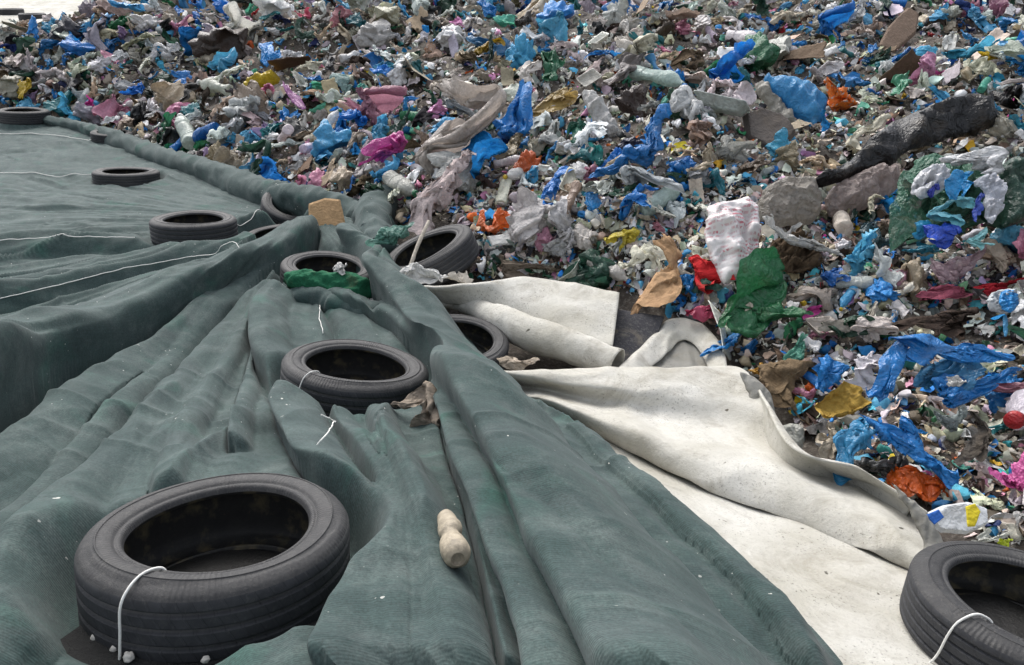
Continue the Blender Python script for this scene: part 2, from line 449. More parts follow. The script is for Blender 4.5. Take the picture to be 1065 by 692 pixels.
def seg_dist(P, x, y):
    """distance to a polyline in plan, with the parameter 0..1 along it"""
    best = np.full(x.shape, 1e9); par = np.zeros(x.shape); n = len(P) - 1; side = np.zeros(x.shape)
    for k in range(n):
        a, b = P[k, :2], P[k + 1, :2]; ab = b - a; L2 = ab @ ab + 1e-12
        t = np.clip(((x - a[0]) * ab[0] + (y - a[1]) * ab[1]) / L2, 0, 1)
        dx = x - (a[0] + t * ab[0]); dy = y - (a[1] + t * ab[1])
        d = np.hypot(dx, dy); m = d < best
        best = np.where(m, d, best); par = np.where(m, (k + t) / n, par)
        side = np.where(m, np.sign(ab[0] * dy - ab[1] * dx), side)
    return best, par, side

RIDGES = [  # pixel crest line, height start/end, half width start/end, roundness
 ([(318, 232), (255, 262), (139, 310), (0, 356), (-170, 405), (-420, 470)], .16, .36, .16, .34, .75),
 ([(300, 250), (208, 334), (120, 400), (30, 468), (-60, 540), (-200, 640)], .08, .13, .07, .16, 1.0),
 ([(285, 300), (235, 350), (160, 450), (60, 560), (-40, 670)], .07, .11, .06, .11, 1.1),
 ([(275, 320), (246, 368), (200, 445), (150, 520), (110, 600)], .05, .07, .04, .08, 1.0),
 ([(262, 330), (225, 372), (170, 432), (92, 520), (20, 610), (-60, 710)], .05, .07, .035, .06, 1.0),
 ([(300, 285), (278, 335), (300, 410), (330, 470), (372, 540), (392, 610), (385, 720)], .11, .11, .09, .075, .7),
 ([(338, 306), (404, 330), (452, 374), (474, 420), (506, 500), (555, 604), (584, 658), (620, 740)], .09, .13, .07, .08, .7),
 ([(370, 238), (404, 282), (458, 338), (520, 415), (596, 516), (670, 612), (740, 710)], .20, .22, .11, .20, .65),
 ([(390, 450), (425, 530), (450, 610), (468, 720)], .03, .08, .05, .09, .9),
 ([(350, 440), (402, 520), (420, 600), (432, 720)], .05, .08, .04, .05, .9),
 ([(600, 470), (700, 565), (790, 640), (860, 720)], .03, .05, .08, .10, 1.4),
 ([(318, 222), (230, 250), (120, 275), (0, 305), (-200, 350)], .08, .12, .12, .22, 1.2),
 ([(310, 215), (200, 248), (90, 256), (-60, 262), (-300, 270)], .05, .10, .10, .16, 1.3),
 ([(330, 225), (350, 250), (372, 268), (392, 300)], .08, .05, .12, .10, .9),
 ([(250, 245), (280, 228), (330, 222), (372, 240)], .06, .08, .15, .15, 1.0),
 ([(292, 272), (215, 345), (140, 420), (40, 520), (-60, 610)], .05, .10, .035, .06, .8),
 ([(285, 290), (190, 405), (105, 530), (40, 640), (0, 720)], .05, .08, .03, .05, .8),
 ([(280, 312), (228, 405), (188, 490), (165, 560)], .05, .08, .03, .045, .8),
 ([(286, 325), (262, 400), (250, 480)], .04, .07, .03, .04, .8),
 ([(330, 215), (180, 305), (60, 372), (-80, 450)], .04, .07, .05, .08, .9),
 ([(405, 470), (455, 590), (490, 720)], .04, .08, .035, .05, .8),
 ([(455, 430), (500, 560), (545, 720)], .04, .07, .03, .035, .8),
 ([(530, 455), (640, 590), (730, 720)], .04, .06, .03, .05, 1.0),
 ([(312, 225), (200, 262), (60, 288), (-80, 320)], .05, .08, .05, .09, 1.0),
]
RW = []
for pts, h0, h1, w0, w1, ro in RIDGES:
    hh = np.linspace(h0, h1, len(pts))
    P = np.vstack([G([p], h)[0] for p, h in zip(pts, hh)])
    P = catmull(P, 24 if len(RW) < 15 else 12)
    RW.append((P, h0, h1, w0, w1, ro))

BUR = {290: 2.2, 342: .5, 116: 1.5, 131: .6}
def rot_from(tilt, roll):
    return Matrix.Rotation(R(roll), 4, 'Y') @ Matrix.Rotation(R(tilt), 4, 'X')
OVH = [.6, .7, .7, .7, .7, .8, .85, .75, .6, .6, .2, .05, .0, .1, .1, .6, .6, .6, .5, .4, .6, .5, .3, .1]
TYW = [tyre_world(t) for t in TY]
# which side of each crest is the steep one
SIDE = []
for P, *_r in RW:
    m = len(P) // 2; ab = P[m + 1, :2] - P[m - 1, :2]; q = P[m, :2] + (np.array([.05, -.35]) if len(SIDE) not in (5, 6, 7) else np.array([-.2, -.02]))
    SIDE.append(np.sign(ab[0] * (q[1] - P[m, 1]) - ab[1] * (q[0] - P[m, 0])))

def net_h(x, y, shift=False):
    b = base_h(x, y)
    hmax = np.zeros_like(x); add = np.zeros_like(x); ox = np.zeros_like(x); oy = np.zeros_like(x)
    for k, (P, h0, h1, w0, w1, ro) in enumerate(RW):
        d, t, sd = seg_dist(P, x, y)
        d = d * (1 + .16 * n2(t * 9 + k, t * 0, 2) + .08 * n2(x * 2 + k, y * 2, 2))
        w = w0 + (w1 - w0) * t; h = (h0 + (h1 - h0) * t) * (1 + .22 * n2(x * 2.2 - k, y * 2.2, 4))
        near = (sd * SIDE[k]) > 0
        wl = np.where(near, w * (1.3 if k in (11, 12, 13, 14, 23) else .72), w * 1.35)
        q = np.clip(1 - (d / wl) ** 2, 0, 1) ** ro * h
        skirt = np.where(near, .06, .22) * h * np.exp(-(d / (1.8 * w)) ** 2)
        v = np.maximum(q, skirt)
        if k == 7: q7 = q; ox7 = None
        add = add - np.where(near, 1, .15) * .42 * h * np.exp(-((d - 1.0 * wl) / (.28 * w)) ** 2)
        if shift:
            a_, b_ = P[0, :2], P[-1, :2]; m_ = len(P) // 2
            kx = np.interp(t, np.linspace(0, 1, len(P)), np.gradient(P[:, 0])); ky = np.interp(t, np.linspace(0, 1, len(P)), np.gradient(P[:, 1])); kn = np.hypot(kx, ky) + 1e-9
            sx, sy = -ky / kn * SIDE[k], kx / kn * SIDE[k]
            dom = v > hmax
            am = OVH[k] * q * np.where(near, 1, .75)
            ox = np.where(dom, sx * am, ox); oy = np.where(dom, sy * am, oy)
        hs = np.maximum(hmax, v); hmax = hs + .012 * np.exp(-((hmax - v) / .03) ** 2) * (np.minimum(hmax, v) > .01)
    hmax = hmax + np.maximum(add, -.10) * (hmax < .05)
    dx, dy = x - GX, y - GY
    r = np.hypot(dx, dy) + 1e-6; th = np.unwrap(np.arctan2(dy, dx)) if False else np.arctan2(-dx, -dy)
    amp = np.clip(r / 2.0, .1, 1) * (.25 + .75 * (1 - sstep(1.0, 1.9, np.abs(th - .0) + 0)))
    wr = .030 * ridged(th * 4.0, r * .35, 11, 2) + .016 * ridged(th * 11, r * .5, 17, 2) + .010 * n2(th * 30, r * 1.5, 21)
    wr = wr + .012 * n2(x * 2.5, y * 2.5, 33) + .004 * n2(x * 9, y * 9, 35) + .006 * np.clip(ridged(x * 4.5, y * 4.5, 71, 2) - .7, 0, 1)
    wk = ridged(th * 8 + .6 * n2(th * 5, r * 1.2, 51), r * .45, 41, 2) - .75
    wr = wr + .022 * np.clip(wk, 0, 1) * sstep(-.1, .4, n2(th * 3, r * .8, 61))
    def line(f, g, sd_, k=5.0):
        return np.clip(1 - k * np.abs(n2(th * f + .35 * n2(x * 1.5, y * 1.5, sd_ + 7), r * g, sd_)), 0, 1) ** 1.5
    gate = lambda sd_: sstep(-.15, .25, n2(th * 2.5, r * .9, sd_))
    wr = wr + .046 * line(7, .35, 81) * gate(83) - .050 * line(6, .3, 85) * gate(87) + .022 * line(15, .45, 91, 4) * gate(93) - .026 * line(13, .4, 95, 4) * gate(97)
    wr = wr + .010 * line(2, 2.2, 101, 7) * gate(103)
    z = hmax * (1 + .05 * n2(th * 12, r * 2, 111)) + (.35 + .65 * sstep(.6, 2.0, r)) * (.4 + .6 * amp) * wr * 1.1
    # the net lies flat under each tyre and is held down around it
    for t, c in zip(TY[:11], TYW[:11]):
        if t[0] in (478, 441): continue
        R_ = t[3]; d = np.hypot(x - c[0], y - c[1])
        nr_ = np.array(rot_from(t[4], t[5]) @ Vector((0, 0, 1)))
        bc = c - nr_ * .62 * R_ * t[6]
        zt = bc[2] - (nr_[0] * (x - bc[0]) + nr_[1] * (y - bc[1])) / nr_[2] - b - .045 + .012
        zt = np.maximum(zt, -.13)
        w = 1 - sstep(.96 * R_, 1.06 * R_, d)
        cap_ = zt + .62 * np.clip(d - R_, 0, None) + .35 * np.clip(d - 1.3 * R_, 0, None) + .25 * R_ * sstep(.95 * R_, 1.25 * R_, d) * BUR.get(t[0], 0)
        near_w = 1 - sstep(1.06 * R_, 1.4 * R_, d)
        z = np.where(d < 2.2 * R_, z * (1 - near_w) + np.minimum(z, cap_) * near_w, z)
        z = z * (1 - w) + zt * w
        fo_ = sstep(1.0 * R_, 1.8 * R_, d); ox = ox * fo_; oy = oy * fo_
    c2_ = TYW[1]; g7 = q7 * sstep(.92 * TY[1][3], 1.12 * TY[1][3], np.hypot(x - c2_[0], y - c2_[1]))
    z = np.where(g7 > .02, np.maximum(z, g7), z)
    if shift: return b + .045 + z, ox, oy
    return b + .045 + z

EDGE = [(900, 760), (868, 692), (838, 655), (760, 585), (700, 535), (640, 482), (590, 440), (540, 405), (484, 350), (446, 312), (418, 284), (400, 258), (384, 234),
        (330, 212), (240, 185), (170, 158), (112, 140), (0, 121), (-150, 108), (-320, 100)]
_e = G(EDGE, .02)
_ey = _e[:, 1]; o = np.argsort(_ey); _ey = _ey[o]; _ex = _e[o, 0]
NR, NC = 900, 760
yy = np.exp(np.linspace(math.log(.85), math.log(_ey.max() - .02), NR))
xr = np.interp(yy, _ey, _ex)
xr = xr + .012 * n2(yy * 6, yy * 0, 3) + .02 * n2(yy * 1.7, yy * 0, 5)
xl = np.minimum(-1.35 * yy - .6, xr - .5)
s = np.linspace(0, 1, NC) ** .9
XX = xl[:, None] + (xr - xl)[:, None] * s[None, :]; YY = np.repeat(yy[:, None], NC, 1)
ZZ, OX, OY = [q.reshape(XX.shape) for q in net_h(XX.ravel(), YY.ravel(), True)]
def blur(a, n=3):
    for _ in range(n):
        p_ = np.pad(a, 2, mode='edge'); a = sum(p_[i:i + a.shape[0], j:j + a.shape[1]] for i in range(5) for j in range(5)) / 25
    return a
OX = blur(OX); OY = blur(OY)
edge_w = 1 - sstep(0, .10, (xr[:, None] - XX))
ZZ = ZZ * (1 - edge_w) + (base_h(XX.ravel(), YY.ravel()).reshape(XX.shape) + .030) * edge_w
nm = mesh_np('shade_net', np.stack([XX + OX * (1 - edge_w), YY + OY * (1 - edge_w), ZZ], -1).reshape(-1, 3), gridfaces(NR, NC))
dx, dy = XX - GX, YY - GY
ang = np.arctan2(-dx, -dy); rr = np.hypot(dx, dy)
at = nm.attributes.new('weave', 'FLOAT_VECTOR', 'POINT')
at.data.foreach_set('vector', np.stack([ang * 1.5 + XX * .25, rr + .08 * np.sin(ang * 14), ZZ * 0], -1).astype(np.float32).ravel())
net = link('shade_net', nm, M['net'], label='dark green woven shade net spread over the slope in long gathered folds', category='net')
def NET(x, y):
    x = np.atleast_1d(np.asarray(x, float)); y = np.atleast_1d(np.asarray(y, float))
    j = np.clip((np.log(np.clip(y, yy[0], yy[-1])) - math.log(yy[0])) / (math.log(yy[-1]) - math.log(yy[0])) * (NR - 1), 0, NR - 1.001); jj = j.astype(int); b = j - jj
    L = xl[jj] * (1 - b) + xl[jj + 1] * b; Q = xr[jj] * (1 - b) + xr[jj + 1] * b
    i = np.clip(((x - L) / (Q - L)).clip(0, 1) ** (1 / .9) * (NC - 1), 0, NC - 1.001); ii = i.astype(int); a = i - ii
    return ZZ[jj, ii] * (1 - a) * (1 - b) + ZZ[jj, ii + 1] * a * (1 - b) + ZZ[jj + 1, ii] * (1 - a) * b + ZZ[jj + 1, ii + 1] * a * b
NH_ = lambda x, y: net_h(np.atleast_1d(np.asarray(x, float)), np.atleast_1d(np.asarray(y, float)))

# twisted hem of the net along the foot of the waste
hp = [(-60, 112), (60, 128), (112, 143), (165, 163), (220, 182), (275, 202), (318, 212), (372, 226), (400, 240)]
P = np.vstack([G([p], .10)[0] for p in hp])
V, Fc = tube(P, np.array([.05, .08, .11, .13, .14, .15, .15, .14, .11]), 22, 150, True, .028, 5)
hem = link('twisted_hem', mesh_np('twisted_hem', V, Fc), M['net'], net)
hp = [(398, 262), (388, 240), (395, 215), (425, 203), (450, 206), (478, 212)]
P = np.vstack([G([p], .16)[0] for p in hp])
V, Fc = tube(P, np.array([.10, .14, .15, .12, .09, .05]), 20, 90, True, .03, 8)
link('net_bundle', mesh_np('net_bundle', V, Fc), M['net'], net)
for k, pp in enumerate([[(395, 330), (352, 318), (318, 312), (300, 300)]]):
    P = np.vstack([G([p], .06)[0] for p in pp]); V, Fc = tube(P, np.array([.08, .09, .09, .05]) * (1 - .2 * k), 18, 60, True, .02, 12 + k)
    link('net_fold', mesh_np('net_fold', V, Fc), M['net'], net)

# ------------------------------------------------------------------ tyres
def lathe(prof, n=96):
    prof = np.asarray(prof, float); th = np.linspace(0, 2 * np.pi, n, endpoint=False)
    V = np.stack([prof[:, None, 0] * np.cos(th), prof[:, None, 0] * np.sin(th), np.repeat(prof[:, None, 1], n, 1)], -1).reshape(-1, 3)
    return V, gridfaces(len(prof), n, True)[:, ::-1]

def tyre_meshes(k):
    """unit tyre of outer radius 1; four variants of wear"""
    zb, zs, zt = .27, .315, .235
    side = catmull([(.675, zb - .03), (.69, zb + .005), (.715, zb + .018), (.735, zb + .012), (.76, zb + .03), (.80, zs - .004), (.85, zs), (.856, zs + .006), (.866, zs + .006), (.872, zs - .002), (.92, zs - .02), (.962, zt + .035), (.985, zt + .008)], 40)
    tr = [(.985, zt + .008)]
    gr = [.165, .06, -.05, -.155]
    tr += [(.995, zt - .01)]
    for g in gr:
        tr += [(1.0, g + .026), (1.0, g + .0175), (.968, g + .012), (.968, g - .012), (1.0, g - .0175), (1.0, g - .026)]
    tr += [(.995, -zt + .01), (.985, -zt - .008)]
    inner = catmull([(.675, zb - .03), (.70, zb - .06), (.78, .25), (.87, .225), (.925, .16), (.94, 0), (.925, -.16), (.87, -.225), (.78, -.25), (.70, -zb + .06), (.675, -zb + .03)], 40)
    rn = np.random.default_rng(40 + k); ph = rn.uniform(0, 6, 4)
    out = {}
    for nm_, pr in (('tread', tr), ('side', side), ('side2', [(a, -b) for a, b in side][::-1]), ('liner', inner[::-1])):
        V, Fq = lathe(pr)
        th = np.arctan2(V[:, 1], V[:, 0])
        q = 1 + .012 * np.sin(2 * th + ph[0]) + .006 * np.sin(3 * th + ph[1])
        V[:, :2] *= q[:, None]; V[:, 2] += .014 * np.sin(2 * th + ph[2]) * (np.hypot(V[:, 0], V[:, 1]) < .9) + .008 * np.sin(th + ph[3])
        me = mesh_np('tyre_' + nm_, V, Fq)
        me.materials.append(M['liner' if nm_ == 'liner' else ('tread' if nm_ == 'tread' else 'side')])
        out[nm_] = me
    return out
TM = [tyre_meshes(k) for k in range(3)]
def rot_from(tilt, roll):
    # plane of the tyre: tilt lifts its far side, roll lowers its right side
    return Matrix.Rotation(R(roll), 4, 'Y') @ Matrix.Rotation(R(tilt), 4, 'X')
TYO = []
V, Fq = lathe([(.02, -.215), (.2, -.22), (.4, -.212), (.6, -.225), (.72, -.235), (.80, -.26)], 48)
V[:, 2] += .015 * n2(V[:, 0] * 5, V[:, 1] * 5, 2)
OPENING_SHADE = mesh_np('opening_shade', V, Fq); OPENING_SHADE.materials.append(flatmat('painted_opening_shade', (.006, .0055, .0045), .6, 18, .5, .5, .01))  # near-black disc added to every tyre, standing in for shade in its opening
def tyre(t, variant, c=None, spin=0, group=None):
    px, py, D, Rr, tilt, roll, wf, lab = t
    c = tyre_world(t) if c is None else c
    rot = rot_from(tilt, roll)
    nrm = np.array(rot @ Vector((0, 0, 1)))
    c = c - nrm * .315 * Rr * wf
    e = empty('tyre', c, label=lab, category='tyre', group=group)
    e.rotation_euler = (rot @ Matrix.Rotation(spin, 4, 'Z')).to_euler(); e.scale = (Rr, Rr, Rr * wf)
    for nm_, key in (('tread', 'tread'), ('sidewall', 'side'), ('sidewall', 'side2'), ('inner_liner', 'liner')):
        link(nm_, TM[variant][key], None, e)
    link('opening_shade', OPENING_SHADE, None, e)
    TYO.append((e, Rr, wf)); return e
for k, t in enumerate(TY): tyre(t, k % 3, spin=k * 1.3, group='old tyres weighing down the sheets')

# white ground sheet far behind with its tyres
def far_sheet():
    pts = []
    nu, nv = 90, 60
    X, Y = np.meshgrid(np.linspace(-30, 1.5, nu), np.linspace(14.0, 44, nv))
    Xs = X + .4 * n2(X * .3, Y * .3, 2)
    Z = full_h(Xs.ravel(), Y.ravel()).reshape(X.shape); s = heap_s(Xs.ravel(), Y.ravel()).reshape(X.shape)
    Z = base_h(Xs.ravel(), Y.ravel()).reshape(X.shape) + .05 + .07 * n2(Xs * .9, Y * .9, 4) - .3 * sstep(.0, .8, s)
    V = np.stack([Xs, Y, Z], -1).reshape(-1, 3); Fq = gridfaces(nv, nu)
    keep = (s.ravel()[Fq] < 1.0).all(1) & (V[Fq][:, :, 1].min(1) > 14.0)
    me = mesh_np('geotextile_cover', V, Fq[keep]); return me
link('geotextile_cover', far_sheet(), M['geo'], label='white geotextile cover on the far slope behind the waste', category='geotextile')
for px, py, lab in ((10, 9, 'dark tyre on the far white cover, at the very corner'), (33, 14, 'dark tyre on the far white cover beside the corner tyre'), (104, 7, 'dark low tyre on the white cover where the waste begins')):
    c = march(np.array([px]), np.array([py]), base_h, .18)[0]
    tyre((px, py, 0, .32, 12, 0, .9, lab), 1, c, group='old tyres weighing down the sheets')

# ------------------------------------------------------------------ crumpled shapes
def crumple_fn(x, y, s, f=1.0):
    """sharp creased relief, about -1..1: crossing V folds plus ridges"""
    r_ = np.random.default_rng(int(abs(s) * 37) + 1)
    wx = x + .30 * n2(x * 1.1 * f, y * 1.1 * f, s + 3); wy = y + .30 * n2(x * 1.1 * f, y * 1.1 * f, s + 8)
    out = 0
    for k in range(6):
        a = r_.uniform(0, math.pi); fr = f * (.55 + .45 * k) * r_.uniform(.8, 1.2); ph = r_.uniform(0, 1)
        u = (wx * math.cos(a) + wy * math.sin(a)) * fr + ph
        tri = np.abs((u % 1.0) - .5) * 4 - 1
        g = sstep(-.25, .35, n2(x * .8 * f + 5 * k, y * .8 * f, s + 20 + k))
        out = out + tri * g * (.62 ** k)
    return .75 * out + .55 * (ridged(wx * 1.7 * f, wy * 1.7 * f, s, 3) - .75)

HERO = []    # (outline px, landmark phrase)
def patch(name, outline, col, mat, label=None, cat=None, dz=.10, thick=.35, crum=.10, tilt=52, seed=0, parent=None, group=None, D=None, land=None, freq=1.0, res=46, sub_smooth=True, hf=None, flat=False):
    """pillow-shaped crumpled piece: its outline on a plane leaning back, a full front and a flatter back"""
    pts = np.array(outline, float)
    if len(pts) >= 3:
        P = []
        n = len(pts)
        for k in range(n):     # soften the outline with extra, slightly ragged points
            a, b = pts[k], pts[(k + 1) % n]; m = max(1, int(np.hypot(*(b - a)) / 5))
            for j in range(m): P.append(a + (b - a) * j / m)
        P = np.array(P); 
        rag = .9 if not flat else .35
        if not flat: P = .25 * np.roll(P, 1, 0) + .5 * P + .25 * np.roll(P, -1, 0)
        rs = rag * min(3.2, 1.2 + .03 * max(np.ptp(P[:, 0]), np.ptp(P[:, 1])) * min(1.5, crum / .1))
        P = P + rs * np.stack([n2(P[:, 0] * .15, P[:, 1] * .15, seed + .5), n2(P[:, 0] * .15 + 9, P[:, 1] * .15, seed + 3.5)], -1)
    cx, cy = P.mean(0)
    if D is None:
        yb = .65 * P[:, 1].max() + .35 * cy
        hit = march(np.array([cx]), np.array([min(yb, 690)]), hf or full_h)[0]
        D = (hit - CAM) @ FW - dz
    C = CAM + raydir(np.array([cx]), np.array([cy]))[0] * D
    t = R(tilt); e1 = RT; e2 = np.array([0, math.cos(t), math.sin(t)]); e3 = np.cross(e1, e2)
    d = raydir(P[:, 0], P[:, 1])
    lam = ((C - CAM) @ e3) / (d @ e3)
    W = CAM + d * lam[:, None] - C
    L = np.stack([W @ e1, W @ e2], -1)
    size = L.max(0) - L.min(0); sz = max(size); mn = min(size)
    stp = max(sz / res, mn / 30)
    gx, gy = np.meshgrid(np.arange(L[:, 0].min(), L[:, 0].max(), stp), np.arange(L[:, 1].min(), L[:, 1].max(), stp))
    rg = np.random.default_rng(seed + 5)
    q = np.stack([gx.ravel(), gy.ravel()], -1) + rg.uniform(-.3, .3, (gx.size, 2)) * stp
    # boundary resample
    seg = np.hypot(*(np.roll(L, -1, 0) - L).T); acc = np.concatenate([[0], np.cumsum(seg)]); tot = acc[-1]
    nb = max(16, int(tot / stp)); u = np.linspace(0, tot, nb, endpoint=False)
    LL = np.vstack([L, L[:1]])
    B = np.stack([np.interp(u, acc, LL[:, 0]), np.interp(u, acc, LL[:, 1])], -1)
    def inside(q):
        r = np.zeros(len(q), bool); j = nb - 1
        for i in range(nb):
            xi, yi = B[i]; xj, yj = B[j]
            c = ((yi > q[:, 1]) != (yj > q[:, 1])) & (q[:, 0] < (xj - xi) * (q[:, 1] - yi) / (yj - yi + 1e-12) + xi)
            r ^= c; j = i
        return r
    def bd(q):
        best = np.full(len(q), 1e9)
        for i in range(nb):
            a = B[i]; ab = B[(i + 1) % nb] - a
            tt = np.clip(((q - a) @ ab) / (ab @ ab + 1e-12), 0, 1)
            best = np.minimum(best, np.hypot(*(q - a - tt[:, None] * ab).T))
        return best
    q = q[inside(q)]; q = q[bd(q) > stp * .45]
    allp = np.vstack([B, q])
    vs, es, fs, *_r = mgeo.delaunay_2d_cdt([Vector(p) for p in allp], [(i, (i + 1) % nb) for i in range(nb)], [], 1, 1e-6)
    A = np.array([(v.x, v.y) for v in vs])
    dist = bd(A); dm = max(dist.max(), 1e-6)
    tt = np.clip(dist / (dm * .95), 0, 1)
    dome = np.sqrt(1 - (1 - tt) ** 2) if not flat else np.clip(tt / .16, 0, 1)
    T = thick * .72 * mn
    fu = 3.2 / mn * freq
    cr = (.25 if flat else 1.0) * crumple_fn(A[:, 0] * fu / 2, A[:, 1] * fu / 2, seed * 1.7 + 1) * crum * 1.35 * mn
    lift = sstep(0, .35, tt)
    front = T * dome * (1 + .25 * n2(A[:, 0] * 2 / mn, A[:, 1] * 2 / mn, seed)) + cr * (.35 + .65 * lift)
    back = np.minimum(-.25 * T * dome + cr * .3, front - .002 - .004 * lift)
    isb = dist < 1e-5
    wob = .05 * mn
    jx = wob * n2(A[:, 0] * fu * .7 + 3, A[:, 1] * fu * .7, seed + 2) * lift; jy = wob * n2(A[:, 0] * fu * .7 - 3, A[:, 1] * fu * .7, seed + 4) * lift
    nA = len(A)
    Vf = np.stack([A[:, 0] + jx, A[:, 1] + jy, front], -1)
    Vb = np.stack([A[:, 0] + jx, A[:, 1] + jy, back], -1)
    bi = np.where(~isb, np.arange(nA) + nA, np.arange(nA))
    faces = [tuple(f) for f in fs] + [tuple(int(bi[i]) for i in f)[::-1] for f in fs]
    V = np.vstack([Vf, Vb])
    me = mesh_np(name, V, faces)
    bm_ = bmesh.new(); bm_.from_mesh(me)
    bmesh.ops.delete(bm_, geom=[v for v in bm_.verts if not v.link_faces], context='VERTS')
    bmesh.ops.recalc_face_normals(bm_, faces=bm_.faces); bm_.to_mesh(me); bm_.free()
    if flat: me.polygons.foreach_set('use_smooth', np.zeros(len(me.polygons), bool))
    ob = link(name, me, M[mat] if isinstance(mat, str) else mat, None, label=label, category=cat, group=group)
    mw = Matrix(((e1[0], e2[0], e3[0], C[0]), (e1[1], e2[1], e3[1], C[1]), (e1[2], e2[2], e3[2], C[2]), (0, 0, 0, 1)))
    if parent is not None:
        ob.parent = parent; ob.matrix_parent_inverse = Matrix.Identity(4)
        pm = parent_matrix(parent); ob.matrix_basis = pm.inverted() @ mw
    else:
        ob.matrix_basis = mw
    if col is not None: ob.color = (*col, 1)
    if land: HERO.append((P, land))
    return ob
def parent_matrix(p):
    return p.matrix_basis.copy()

# a sheet crumpled by folding it over random planes
def fold_sheet(n, nf, seed, soft=.05, asp=1.0, curl=.25, squash=.8):
    rg = np.random.default_rng(seed)
    u = np.linspace(-1, 1, n); X, Y = np.meshgrid(u, u * asp)
    rad = np.sqrt(X ** 2 + (Y / asp) ** 2) + 1e-9; sq = np.maximum(np.abs(X), np.abs(Y) / asp) / rad; sq = 1 - .8 * (1 - sq); X = X * sq; Y = Y * sq
    edge = 1 + .16 * n2(np.arctan2(Y, X) * 1.3, X * 0, seed) + .08 * n2(np.arctan2(Y, X) * 4, X * 0, seed + 2)
    P = np.stack([X * edge, Y * edge, .15 * n2(X * 1.3, Y * 1.3, seed)], -1).reshape(-1, 3)
    for k in range(nf):
        nv = rg.normal(size=3); nv[2] *= .55; nv /= np.linalg.norm(nv)
        c = P.mean(0); s_ = (P - c) @ nv
        o = rg.uniform(-.55, .55) * s_.std() * 1.4
        s_ = s_ - o; e = soft * rg.uniform(.3, 1.6)
        sa = np.sqrt(s_ ** 2 + e * e) - e
        if k >= 2: sa = np.where(s_ < 0, sa * rg.uniform(.25, 1), sa)      # part folds
        P = P + ((sa - s_))[:, None] * nv
        P = P + .05 * np.stack([noise3(P * 2.2 + seed + k), noise3(P * 2.2 + seed + k + 40), noise3(P * 2.2 + seed + k + 80)], -1)
    P = P + .045 * np.stack([noise3(P * 5 + seed), noise3(P * 5 + seed + 40), noise3(P * 5 + seed + 80)], -1)
    G_ = P.reshape(n, n, 3); nn_ = np.cross(np.gradient(G_, axis=0), np.gradient(G_, axis=1)).reshape(-1, 3); nn_ /= np.linalg.norm(nn_, axis=1)[:, None] + 1e-9
    if n > 12: P = P + nn_ * (.05 * crumple_fn(X.ravel() * 1.3, Y.ravel() * 1.3, seed, 1.2))[:, None]
    # lie flattest way down
    P = P - P.mean(0); w_, ev = np.linalg.eigh(P.T @ P); P = P @ ev[:, ::-1]
    if np.linalg.det(ev[:, ::-1]) < 0: P[:, 2] *= -1
    P = P / np.abs(P[:, 0]).max(); 
    t = P[:, 2]; P[:, 2] = t * squash
    return P, gridfaces(n, n)
# ------------------------------------------------------------------ white geotextile
def ground_sheet(outline, dz, step=.035, und=.02, seed=0, hf=base_h):
    W = G(outline, dz, hf)[:, :2]; n = len(W)
    B = []
    for k in range(n):
        a, b = W[k], W[(k + 1) % n]; m = max(1, int(np.hypot(*(b - a)) / step))
        for j in range(m): B.append(a + (b - a) * j / m)
    B = np.array(B); B += .012 * np.stack([n2(B[:, 0] * 5, B[:, 1] * 5, seed), n2(B[:, 0] * 5 + 7, B[:, 1] * 5, seed)], -1)
    nb = len(B)
    gx, gy = np.meshgrid(np.arange(B[:, 0].min(), B[:, 0].max(), step), np.arange(B[:, 1].min(), B[:, 1].max(), step))
    q = np.stack([gx.ravel(), gy.ravel()], -1)
    r = np.zeros(len(q), bool); j = nb - 1
    for i in range(nb):
        xi, yi = B[i]; xj, yj = B[j]
        r ^= ((yi > q[:, 1]) != (yj > q[:, 1])) & (q[:, 0] < (xj - xi) * (q[:, 1] - yi) / (yj - yi + 1e-12) + xi); j = i
    q = q[r]
    vs, es, fs, *_r = mgeo.delaunay_2d_cdt([Vector(p) for p in np.vstack([B, q])], [(i, (i + 1) % nb) for i in range(nb)], [], 1, 1e-6)
    A = np.array([(v.x, v.y) for v in vs])
    z = hf(A[:, 0], A[:, 1]) + dz + und * (n2(A[:, 0] * 2.2, A[:, 1] * 2.2, seed) + .5 * n2(A[:, 0] * 6, A[:, 1] * 6, seed + 2)) + und * .8 * np.clip(ridged(A[:, 0] * 1.6 + A[:, 1] * .8, A[:, 1] * .5 - A[:, 0] * .2, seed, 2) - .9, 0, 1)
    return np.column_stack([A, z]), [tuple(f) for f in fs]
V, Fc = ground_sheet([(530, 400), (620, 402), (720, 425), (810, 470), (900, 520), (985, 568), (1060, 575), (1250, 660), (1420, 850), (700, 850), (640, 640), (590, 520)], .008, .035, .016, 4)
o_ = link('geotextile_sheet', mesh_np('geotextile_sheet', V, Fc), M['geo'], label='white geotextile sheet lying flat under the edge of the green net', category='geotextile')

